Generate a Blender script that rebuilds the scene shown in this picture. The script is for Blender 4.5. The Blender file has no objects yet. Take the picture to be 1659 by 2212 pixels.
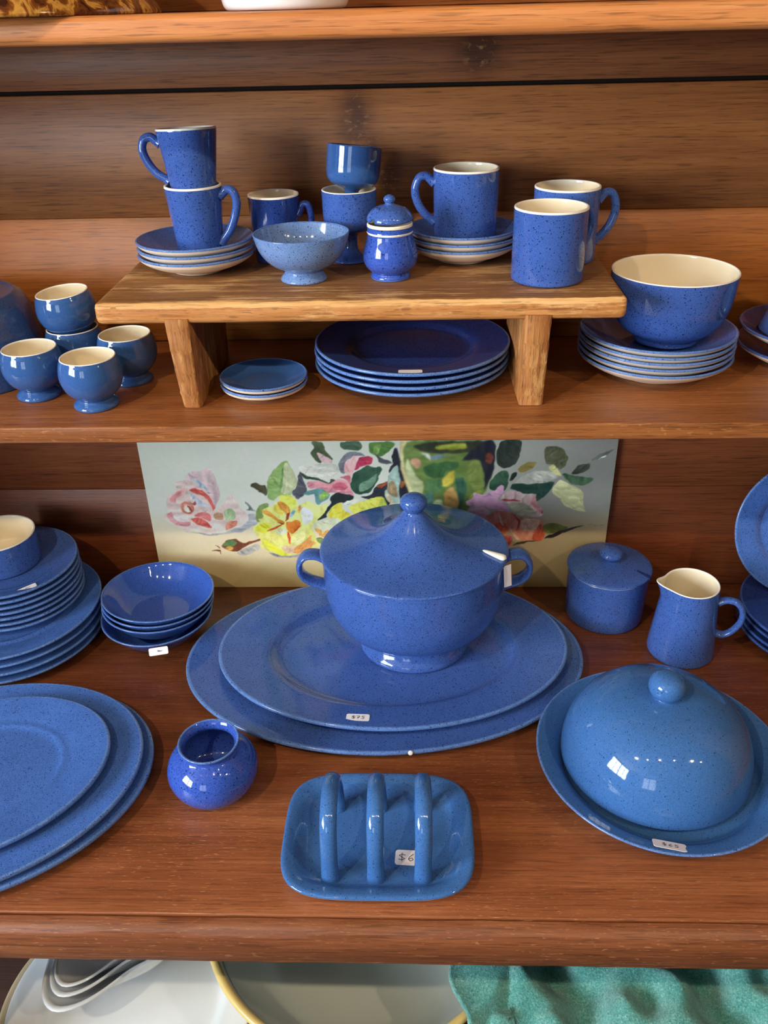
import bpy, bmesh, math, random
import numpy as np
from mathutils import Vector, Matrix
SC = bpy.context.scene
COL = SC.collection
PI = math.pi
# ------------------------------------------------------------------ camera
cam = bpy.data.cameras.new('camera'); camo = bpy.data.objects.new('camera', cam); COL.objects.link(camo)
PITCH, ROLL, YAW = math.radians(30.7), math.radians(-1.45), math.radians(-2.4)
fw = Vector((math.sin(YAW)*math.cos(PITCH), math.cos(YAW)*math.cos(PITCH), -math.sin(PITCH)))
rt = Vector((math.cos(YAW), -math.sin(YAW), 0)); up = rt.cross(fw)
r2 = rt*math.cos(ROLL)+up*math.sin(ROLL); u2 = up*math.cos(ROLL)-rt*math.sin(ROLL)
camo.matrix_world = Matrix(((r2.x, u2.x, -fw.x, 0), (r2.y, u2.y, -fw.y, 0), (r2.z, u2.z, -fw.z, .784), (0, 0, 0, 1)))
cam.sensor_fit = 'VERTICAL'; cam.sensor_height = 24; cam.lens = 24*1850/2212
cam.clip_start = .02
SC.camera = camo
# ------------------------------------------------------------------ world, lights, exposure
w = bpy.data.worlds.new('world'); SC.world = w; w.use_nodes = True
w.node_tree.nodes['Background'].inputs[0].default_value = (.75, .85, 1, 1)
w.node_tree.nodes['Background'].inputs[1].default_value = 1.0
def area(name, loc, target, sx, sy, power, color):
    l = bpy.data.lights.new(name, 'AREA'); l.shape = 'RECTANGLE'; l.size = sx; l.size_y = sy; l.energy = power; l.color = color
    o = bpy.data.objects.new(name, l); COL.objects.link(o); o.location = loc
    o.rotation_euler = (Vector(target)-Vector(loc)).to_track_quat('-Z', 'Y').to_euler(); return o
# daylight through the two windows of the shop (behind and to the left of the camera)
area('window_daylight', (-2.62, -1.2, 1.02), (0, -1.2, 1.02), 1.75, 1.25, 250, (.82, .92, 1))
area('window_daylight', (-1.15, -3.22, 1.02), (-1.15, 0, 1.02), 1.1, 1.25, 18, (.82, .92, 1))
SPOTS = [(-.80, -.37, 46), (-.35, -.42, 5), (.10, -.37, 8), (.60, -.36, 5), (1.25, -.37, 34), (1.75, -.45, 5)]   # x, y, watts
SC.view_settings.view_transform = 'Standard'; SC.view_settings.look = 'None'
SC.view_settings.exposure = 0.0; SC.view_settings.gamma = 1; SC.view_settings.use_curve_mapping = False
# ------------------------------------------------------------------ material helpers
def srgb(r, g, b):
    f = lambda c: (c/255/12.92) if c/255 <= .04045 else ((c/255+.055)/1.055)**2.4
    return (f(r), f(g), f(b), 1)
class NT:
    def __init__(s, name):
        s.m = bpy.data.materials.new(name); s.m.use_nodes = True; s.t = s.m.node_tree
        s.b = s.t.nodes['Principled BSDF']
    def n(s, typ, **kw):
        x = s.t.nodes.new(typ)
        for k, v in kw.items():
            if k[0] == '_': setattr(x, k[1:], v)
            else:
                key = int(k[1:]) if k[0] == 'i' and k[1:].isdigit() else k
                x.inputs[key].default_value = v
        return x
    def l(s, a, b): s.t.links.new(a, b)
    def math(s, op, a, b=None, c=None):
        x = s.t.nodes.new('ShaderNodeMath'); x.operation = op
        for i, v in enumerate((a, b, c)):
            if v is None: continue
            if isinstance(v, (int, float)): x.inputs[i].default_value = v
            else: s.l(v, x.inputs[i])
        return x.outputs[0]
    def mix(s, fac, a, b, mode='MIX'):
        x = s.t.nodes.new('ShaderNodeMix'); x.data_type = 'RGBA'; x.blend_type = mode
        for i, v in ((0, fac), (6, a), (7, b)):
            if isinstance(v, (int, float, tuple)): x.inputs[i].default_value = v
            else: s.l(v, x.inputs[i])
        return x.outputs[2]
    def ramp(s, fac, stops):
        x = s.t.nodes.new('ShaderNodeValToRGB'); s.l(fac, x.inputs[0]); e = x.color_ramp.elements
        while len(e) < len(stops): e.new(.5)
        for k, (p, c) in enumerate(stops): e[k].position = p; e[k].color = c if len(c) == 4 else (*c, 1)
        return x.outputs[0]
    def coords(s, scale=(1, 1, 1), rnd=0., rot=(0, 0, 0)):
        tc = s.n('ShaderNodeTexCoord'); v = tc.outputs['Object']
        if rnd:
            oi = s.n('ShaderNodeObjectInfo'); cm = s.n('ShaderNodeCombineXYZ')
            for i in range(3): s.l(s.math('MULTIPLY', oi.outputs['Random'], rnd*(1+.37*i)), cm.inputs[i])
            a = s.n('ShaderNodeVectorMath', _operation='ADD'); s.l(v, a.inputs[0]); s.l(cm.outputs[0], a.inputs[1]); v = a.outputs[0]
        mp = s.n('ShaderNodeMapping'); s.l(v, mp.inputs[0]); mp.inputs['Scale'].default_value = scale; mp.inputs['Rotation'].default_value = rot
        return mp.outputs[0]
    def noise(s, vec, scale, detail=4, rough=.5, dist=0.):
        x = s.n('ShaderNodeTexNoise'); s.l(vec, x.inputs['Vector']); x.inputs['Scale'].default_value = scale
        x.inputs['Detail'].default_value = detail; x.inputs['Roughness'].default_value = rough; x.inputs['Distortion'].default_value = dist
        return x.outputs['Fac']
    def bump(s, h, strength, dist):
        x = s.n('ShaderNodeBump'); s.l(h, x.inputs['Height']); x.inputs['Strength'].default_value = strength; x.inputs['Distance'].default_value = dist
        s.l(x.outputs[0], s.b.inputs['Normal'])
def plain(name, col, rough=.5, spec=.5, noise=.06, scale=30, coat=0.):
    t = NT(name); v = t.coords(rnd=3)
    n = t.noise(v, scale, 5)
    f = t.math('MULTIPLY_ADD', n, 2*noise, 1-noise)
    c = t.n('ShaderNodeVectorMath', _operation='SCALE'); c.inputs[0].default_value = col[:3]; t.l(f, c.inputs['Scale'])
    t.l(c.outputs[0], t.b.inputs['Base Color']); t.b.inputs['Roughness'].default_value = rough
    t.b.inputs['Specular IOR Level'].default_value = spec; t.b.inputs['Coat Weight'].default_value = coat
    return t.m
def glaze(name, col, speck=.5, cell=330, rough=.09, mottle=.2, dark=(26, 34, 78), size=.32, streak=1.0):
    """speckled blue glaze: dark iron specks of random size over a mottled blue"""
    t = NT(name); v = t.coords(rnd=5, scale=(1, 1, streak))
    vo = t.n('ShaderNodeTexVoronoi', _feature='F1'); vo.inputs['Scale'].default_value = cell
    wn = t.n('ShaderNodeTexNoise'); t.l(v, wn.inputs['Vector']); wn.inputs['Scale'].default_value = cell*1.7; wn.inputs['Detail'].default_value = 1
    wv = t.n('ShaderNodeVectorMath', _operation='MULTIPLY_ADD'); t.l(wn.outputs['Color'], wv.inputs[0]); k = 1.1/cell
    wv.inputs[1].default_value = (k, k, k); t.l(v, wv.inputs[2]); t.l(wv.outputs[0], vo.inputs['Vector'])
    sep = t.n('ShaderNodeSeparateColor'); t.l(vo.outputs['Color'], sep.inputs[0])
    thr = t.math('MULTIPLY', t.math('POWER', sep.outputs[0], 1.6), size)
    on = t.math('LESS_THAN', sep.outputs[1], speck)
    sp = t.math('MULTIPLY', t.math('SMOOTH_MIN', 1.0, t.math('MAXIMUM', t.math('MULTIPLY', t.math('SUBTRACT', thr, vo.outputs['Distance']), 12), 0.0), .05), on)
    fine = t.noise(v, cell*1.5, 2, .6); big = t.noise(v, 28, 4, .6)
    base = srgb(*col); lo = tuple(c*(1-mottle*2.0) for c in base[:3])+(1,); hi = tuple(min(1, c*(1+mottle*1.5)+.004) for c in base[:3])+(1,)
    c = t.ramp(t.math('ADD', t.math('MULTIPLY', fine, .8), t.math('MULTIPLY', big, .2)), [(.36, lo), (.5, base), (.64, hi)])
    c = t.mix(t.math('MULTIPLY', sp, .86), c, srgb(*dark))
    t.l(c, t.b.inputs['Base Color'])
    t.b.inputs['Roughness'].default_value = rough; t.b.inputs['Specular IOR Level'].default_value = .55
    t.bump(t.noise(v, 90, 2), .035, .0015)
    return t.m
def wood(name, dark, mid, light, stretch=(1.1, 16, 16), fine=(7, 330, 330), rough=.42, scratch=0., wear=None, knots=(), bump=.25, coat=.0, dist=.8, seed=0., pores=.45, worn=None, upright=False):
    t = NT(name); tc = t.n('ShaderNodeTexCoord'); V = tc.outputs['Object']
    if upright:
        ur = t.n('ShaderNodeMapping'); t.l(V, ur.inputs[0]); ur.inputs['Rotation'].default_value = (0, PI/2, 0); V = ur.outputs[0]
    def mp(sc, loc=(0, 0, 0), rot=(0, 0, 0)):
        m = t.n('ShaderNodeMapping'); t.l(V, m.inputs[0]); m.inputs['Scale'].default_value = sc; m.inputs['Location'].default_value = loc; m.inputs['Rotation'].default_value = rot
        return m.outputs[0]
    kd = None
    for (kx, ky, kz, rad, el) in knots:
        s = t.n('ShaderNodeVectorMath', _operation='SUBTRACT'); t.l(V, s.inputs[0]); s.inputs[1].default_value = (kx, ky, kz)
        s2 = t.n('ShaderNodeVectorMath', _operation='MULTIPLY'); t.l(s.outputs[0], s2.inputs[0]); s2.inputs[1].default_value = (1/rad, .2/rad, 1/(rad*el))
        ln = t.n('ShaderNodeVectorMath', _operation='LENGTH'); t.l(s2.outputs[0], ln.inputs[0])
        e = t.math('POWER', 2.718, t.math('MULTIPLY', t.math('MULTIPLY', ln.outputs['Value'], ln.outputs['Value']), -1.0))
        kd = e if kd is None else t.math('MAXIMUM', kd, e)
    big = t.noise(mp(stretch, (seed, seed*1.3, seed*.7)), 1.0, 6, .62, dist)
    fn = t.noise(mp(fine, (seed, 0, seed)), 1.0, 5, .7, .2)
    pore = t.noise(mp((26, 620, 620), (0, seed, 0)), 1.0, 2, .5); pore2 = t.noise(mp((9, 240, 240), (3, seed, 0)), 1.0, 4, .6)
    blot = t.noise(mp((4, 5, 6), (seed, 3, 1)), 1.0, 3, .6)
    f = t.math('ADD', t.math('ADD', t.math('MULTIPLY', big, .45), t.math('MULTIPLY', fn, .38)), t.math('MULTIPLY', blot, .17))
    if kd is not None: f = t.math('SUBTRACT', f, t.math('MULTIPLY', kd, t.math('MULTIPLY_ADD', t.noise(mp((60, 60, 30)), 1, 3), .34, .10)))
    c = t.ramp(f, [(.30, srgb(*dark)), (.47, srgb(*mid)), (.64, srgb(*light))])
    pm = t.math('MAXIMUM', t.math('MULTIPLY', t.ramp(pore, [(.56, (0, 0, 0)), (.66, (1, 1, 1))]), pores), t.math('MULTIPLY', t.ramp(pore2, [(.62, (0, 0, 0)), (.70, (1, 1, 1))]), pores*1.3))
    c = t.mix(pm, c, srgb(*[int(x*.5) for x in dark]))
    if kd is not None:
        fl = t.math('MULTIPLY', t.ramp(t.noise(mp((110, 60, 170), (2, 2, 2), (0, .7, 0)), 1.0, 4, .65, .6), [(.56, (0, 0, 0)), (.66, (1, 1, 1))]), t.math('POWER', kd, 2.0))
        c = t.mix(t.math('MULTIPLY', fl, .75), c, srgb(176, 130, 88))
    h = t.math('ADD', t.math('MULTIPLY', fn, .6), t.math('MULTIPLY', pore, .4))
    if wear:
        wm = t.noise(mp((7, 30, 24), (seed+4, 2, 5)), 1.0, 7, .72)
        wf = t.math('MULTIPLY', t.ramp(t.math('ADD', wm, t.math('MULTIPLY', fn, .3)), [(.68, (0, 0, 0)), (.78, (1, 1, 1))]), .75)
        c = t.mix(wf, c, srgb(*wear)); h = t.math('SUBTRACT', h, t.math('MULTIPLY', wf, .5))
    if scratch:
        acc = None
        for k, (rz, s1, s2, th) in enumerate(((.03, 95, 1000, .665), (.0, 40, 900, .70), (.6, 80, 800, .735), (-.7, 90, 820, .74), (1.5, 70, 700, .75))):
            sn = t.noise(mp((s1, s2, s2*.3), (k*7.7+seed, k*3.1, k), (0, 0, rz)), 1.0, 2.2, .55, .35)
            q = t.ramp(sn, [(th-.02, (0, 0, 0)), (th+.02, (1, 1, 1))]); acc = q if acc is None else t.math('MAXIMUM', acc, q)
        dens = t.ramp(t.noise(mp((5, 9, 9), (9, seed, 2)), 1.0, 4, .6), [(.36, (.12, .12, .12)), (.6, (1, 1, 1))])
        acc = t.math('MULTIPLY', t.math('MULTIPLY', acc, dens), scratch)
        c = t.mix(acc, c, srgb(214, 152, 100))
    if worn:   # colour multiplied darker from front to back: (y back, y front, darkening at the back)
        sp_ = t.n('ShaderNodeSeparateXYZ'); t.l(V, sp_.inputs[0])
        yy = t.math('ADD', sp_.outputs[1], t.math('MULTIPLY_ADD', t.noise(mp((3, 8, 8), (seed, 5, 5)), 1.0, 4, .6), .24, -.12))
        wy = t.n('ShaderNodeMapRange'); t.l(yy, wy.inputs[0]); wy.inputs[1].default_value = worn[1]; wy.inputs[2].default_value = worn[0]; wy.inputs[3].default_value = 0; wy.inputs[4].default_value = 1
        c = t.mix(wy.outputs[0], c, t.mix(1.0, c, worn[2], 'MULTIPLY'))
    t.l(c, t.b.inputs['Base Color']); t.b.inputs['Roughness'].default_value = rough
    t.b.inputs['Coat Weight'].default_value = coat; t.b.inputs['Coat Roughness'].default_value = .22
    t.bump(h, bump, .0012)
    return t.m
M = {}
M['blue'] = glaze('speckled_blue', (62, 92, 164), .66, 640, .09, .13, dark=(20, 26, 62), size=.55)
M['blue2'] = glaze('speckled_mid_blue', (66, 98, 170), .6, 560, .1, .15, dark=(22, 36, 84), size=.52)
M['royal'] = glaze('royal_blue_speckle', (56, 86, 176), .55, 420, .07, .15, dark=(16, 22, 70), size=.5)
M['plate'] = glaze('plate_blue', (72, 110, 184), .65, 600, .09, .15, dark=(28, 50, 112), size=.5)
M['dome'] = glaze('dome_blue', (64, 108, 168), .5, 560, .06, .1, dark=(20, 36, 72), size=.42)
M['pale'] = glaze('pale_blue_speckle', (108, 138, 188), .62, 600, .1, .12, dark=(34, 44, 78), size=.52)
M['plain'] = glaze('plain_blue', (54, 91, 150), .12, 420, .06, .05, dark=(24, 44, 86))
M['deep'] = glaze('deep_blue', (36, 58, 124), .55, 520, .09, .14, dark=(12, 18, 48), size=.5)
M['edge'] = glaze('thin_rim_glaze', (92, 126, 186), .6, 480, .12, .15, dark=(30, 46, 98), size=.5)
M['under'] = glaze('underside_blue', (54, 78, 126), .5, 480, .2, .14)
M['cream'] = plain('cream_glaze', srgb(240, 226, 196), .12, .5, .03, 20)
M['lip'] = plain('white_lip', srgb(246, 240, 226), .15, .5, .02, 20)
M['bisque'] = plain('bare_clay', srgb(226, 206, 184), .5, .4, .05, 60)
M['white'] = plain('white_glaze', srgb(224, 228, 232), .12, .5, .04, 12)
M['sage'] = plain('sage_glaze', srgb(206, 212, 204), .14, .5, .04, 12)
M['yellow'] = plain('yellow_clay', srgb(214, 186, 116), .3, .5, .08, 40)
M['paper'] = plain('paper_sticker', srgb(244, 240, 244), .6, .3, .02, 50)
M['ink'] = plain('ink', srgb(60, 60, 70), .6, .3, .02, 50)
M['line'] = plain('grey_line', srgb(96, 104, 104), .2, .5, .04, 20)
M['navy'] = plain('navy_band', srgb(30, 44, 120), .15, .5, .05, 40)
M['gapdark'] = plain('dark_gap', srgb(26, 18, 14), .8, .2, .05, 40)
# ------------------------------------------------------------------ mesh helpers
def setmats(me, mats):
    for m in mats: me.materials.append(M[m] if isinstance(m, str) else m)
def obj(name, me, parent=None, loc=None, rot=None):
    o = bpy.data.objects.new(name, me); COL.objects.link(o)
    if parent is not None: o.parent = parent
    if loc is not None: o.location = loc
    if rot is not None: o.rotation_euler = rot
    return o
def tag(o, label, cat, group=None):
    o['label'] = label; o['category'] = cat
    if group: o['group'] = group
    return o
def empty(name, loc, rz=0., rot=None):
    o = bpy.data.objects.new(name, None); COL.objects.link(o); o.location = loc; o.empty_display_size = .02
    o.rotation_euler = rot if rot else (0, 0, rz); return o
def pymesh(name, vs, fs, mats, mi=None, smooth=True):
    me = bpy.data.meshes.new(name); me.from_pydata([tuple(v) for v in vs], [], fs); setmats(me, mats)
    if mi is not None: me.polygons.foreach_set('material_index', mi)
    if smooth: me.polygons.foreach_set('use_smooth', [True]*len(me.polygons))
    me.update(); return me
def chaikin(P, n=2):
    for _ in range(n):
        Q = [P[0]]
        for a, b in zip(P[:-1], P[1:]):
            Q.append((.75*a[0]+.25*b[0], .75*a[1]+.25*b[1], a[2])); Q.append((.25*a[0]+.75*b[0], .25*a[1]+.75*b[1], b[2]))
        Q.append(P[-1]); P = Q
    return P
def lathe(name, prof, mats, seg=72, sx=1, sy=1, smooth=2, shape=None, deform=None):
    """prof: (radius, height, material) control points from the outside foot over the lip to the inside"""
    P = [(p[0], p[1], mats.index(p[2]) if len(p) > 2 else 0) for p in prof]
    P = chaikin(P, smooth); vs = []; fs = []; mi = []; prev = None
    for r, z, m in P:
        if r < 1e-5: ring = [len(vs)]; vs.append((0, 0, z))
        else:
            ring = list(range(len(vs), len(vs)+seg))
            for k in range(seg):
                a = 2*PI*k/seg; q = shape(a) if shape else 1
                v = (r*q*math.cos(a)*sx, r*q*math.sin(a)*sy, z)
                vs.append(deform(v, a) if deform else v)
        if prev is not None:
            pr, pm = prev
            if len(pr) == 1 and len(ring) > 1:
                for k in range(seg): fs.append((pr[0], ring[(k+1) % seg], ring[k])); mi.append(pm)
            elif len(ring) == 1 and len(pr) > 1:
                for k in range(seg): fs.append((pr[k], pr[(k+1) % seg], ring[0])); mi.append(pm)
            elif len(ring) > 1:
                for k in range(seg): fs.append((pr[k], pr[(k+1) % seg], ring[(k+1) % seg], ring[k])); mi.append(pm)
        prev = (ring, m)
    return pymesh(name, vs, fs, mats, mi)
def catmull(P, n=8):
    P = [Vector(p) for p in P]; out = []
    for i in range(len(P)-1):
        p0 = P[max(i-1, 0)]; p1 = P[i]; p2 = P[i+1]; p3 = P[min(i+2, len(P)-1)]
        for k in range(n):
            t = k/n; out.append(.5*((2*p1)+(p2-p0)*t+(2*p0-5*p1+4*p2-p3)*t*t+(3*p1-p0-3*p2+p3)*t**3))
    out.append(P[-1]); return out
def tube(name, path, wb, tn, bn, mats, n=8, seg=12, flare=.25):
    """strap: path of points, wb half-width along the fixed direction bn, tn half-thickness in the plane of the path"""
    C = catmull(path, n); bn = Vector(bn).normalized(); vs = []; fs = []; L = len(C)
    for i, c in enumerate(C):
        t = (C[min(i+1, L-1)]-C[max(i-1, 0)]).normalized(); nn = bn.cross(t).normalized(); u = i/(L-1)
        k = 1+flare*(math.exp(-(u/.08)**2)+math.exp(-((1-u)/.08)**2))
        for j in range(seg):
            a = 2*PI*j/seg; vs.append(c+bn*(wb*k*math.cos(a))+nn*(tn*k*math.sin(a)))
    for i in range(L-1):
        for j in range(seg): fs.append((i*seg+j, i*seg+(j+1) % seg, (i+1)*seg+(j+1) % seg, (i+1)*seg+j))
    fs.append(tuple(range(seg-1, -1, -1))); fs.append(tuple((L-1)*seg+j for j in range(seg)))
    return pymesh(name, vs, fs, mats)
def rz_path(P, ang): return [(r*math.cos(ang), r*math.sin(ang), z) for r, z in P]
def box(name, x0, x1, y0, y1, z0, z1, mat, bev=.0, seg=2, parent=None):
    bm = bmesh.new(); bmesh.ops.create_cube(bm, size=1)
    for v in bm.verts: v.co = Vector(((x0+x1)/2+v.co.x*(x1-x0), (y0+y1)/2+v.co.y*(y1-y0), (z0+z1)/2+v.co.z*(z1-z0)))
    if bev: bmesh.ops.bevel(bm, geom=bm.edges[:], offset=bev, segments=seg, affect='EDGES', profile=.5)
    me = bpy.data.meshes.new(name); bm.to_mesh(me); bm.free(); setmats(me, [mat])
    if bev: me.polygons.foreach_set('use_smooth', [True]*len(me.polygons))
    return obj(name, me, parent)
def extrude_x(name, prof, x0, x1, mat, parent=None, nx=2, wob=0., seed=0):
    """closed (y, z) outline swept along x"""
    rnd = random.Random(seed); k = len(prof); vs = []; fs = []
    ph = [rnd.uniform(0, 6) for _ in range(6)]
    for i in range(nx):
        x = x0+(x1-x0)*i/(nx-1)
        for j, (y, z) in enumerate(prof):
            d = wob*(math.sin(x*31+ph[j % 6])+.6*math.sin(x*77+ph[(j+2) % 6])+.4*math.sin(x*163+ph[(j+4) % 6])) if wob else 0
            vs.append((x, y+d, z+d*.6*(-1)**j))
    for i in range(nx-1):
        for j in range(k): fs.append((i*k+j, (i+1)*k+j, (i+1)*k+(j+1) % k, i*k+(j+1) % k))
    fs.append(tuple(range(k))); fs.append(tuple((nx-1)*k+j for j in range(k-1, -1, -1)))
    me = bpy.data.meshes.new(name); me.from_pydata(vs, [], fs); setmats(me, [mat])
    me.polygons.foreach_set('use_smooth', [len(f) == 4 for f in fs]); me.update()
    try: me.set_sharp_from_angle(angle=math.radians(32))
    except Exception: pass
    return obj(name, me, parent)
def stroke(name, lines, s, parent, loc, rot, wdt=.0006):
    """hand-written marks: thin raised ribbons following polylines"""
    vs = []; fs = []
    for L in lines:
        for a, b in zip(L[:-1], L[1:]):
            a = Vector((a[0]*s, a[1]*s, 0)); b = Vector((b[0]*s, b[1]*s, 0)); d = (b-a); n = Vector((-d.y, d.x, 0)).normalized()*wdt/2; e = d.normalized()*wdt/2
            k = len(vs)
            for z in (0, .00012):
                vs += [a-n-e+Vector((0, 0, z)), b-n+e+Vector((0, 0, z)), b+n+e+Vector((0, 0, z)), a+n-e+Vector((0, 0, z))]
            fs += [(k+4, k+5, k+6, k+7), (k, k+1, k+5, k+4), (k+1, k+2, k+6, k+5), (k+2, k+3, k+7, k+6), (k+3, k, k+4, k+7)]
    return obj(name, pymesh(name, vs, fs, ['ink'], None, False), parent, loc, rot)
DOLLAR = [[(.9, .8), (.5, .95), (.15, .75), (.5, .5), (.85, .3), (.5, .1), (.1, .2)], [(.5, 1.1), (.5, -.05)]]
SIX = [[(.75, 1), (.3, .6), (.15, .25), (.4, 0), (.75, .2), (.6, .45), (.2, .3)]]
FIVE = [[(.85, 1), (.3, 1), (.25, .6), (.6, .6), (.75, .3), (.5, 0), (.1, .1)]]
SEVEN = [[(.1, 1), (.8, 1), (.35, 0)], [(.25, .5), (.7, .5)]]
SCRIB = [[(0, .5), (.25, .8), (.45, .3), (.7, .65), (1.0, .4), (1.5, .55)]]   # faint unreadable pencil mark
def word(glyphs, adv=1.15):
    out = []
    for i, g in enumerate(glyphs): out += [[(x+i*adv, y) for x, y in L] for L in g]
    return out
def sticker(parent, loc, rot, wx, wy, glyphs=None, s=.005):
    bm = bmesh.new(); bmesh.ops.create_cube(bm, size=1)
    for v in bm.verts: v.co = Vector((v.co.x*wx, v.co.y*wy, v.co.z*.0004))
    bmesh.ops.bevel(bm, geom=[e for e in bm.edges if abs(e.verts[0].co.z-e.verts[1].co.z) > 1e-5], offset=min(wx, wy)*.18, segments=3, affect='EDGES', profile=.5)
    me = bpy.data.meshes.new('price_sticker'); bm.to_mesh(me); bm.free(); setmats(me, ['paper'])
    o = obj('price_sticker', me, parent, loc, rot); o['label'] = 'small white paper price sticker'
    if glyphs:
        n = len(glyphs); st = stroke('handwriting', word(glyphs), s, o, (-n*1.15*s/2+.001, -s*.5, .0003), None); st['label'] = 'handwritten ink price'
    return o
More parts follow.
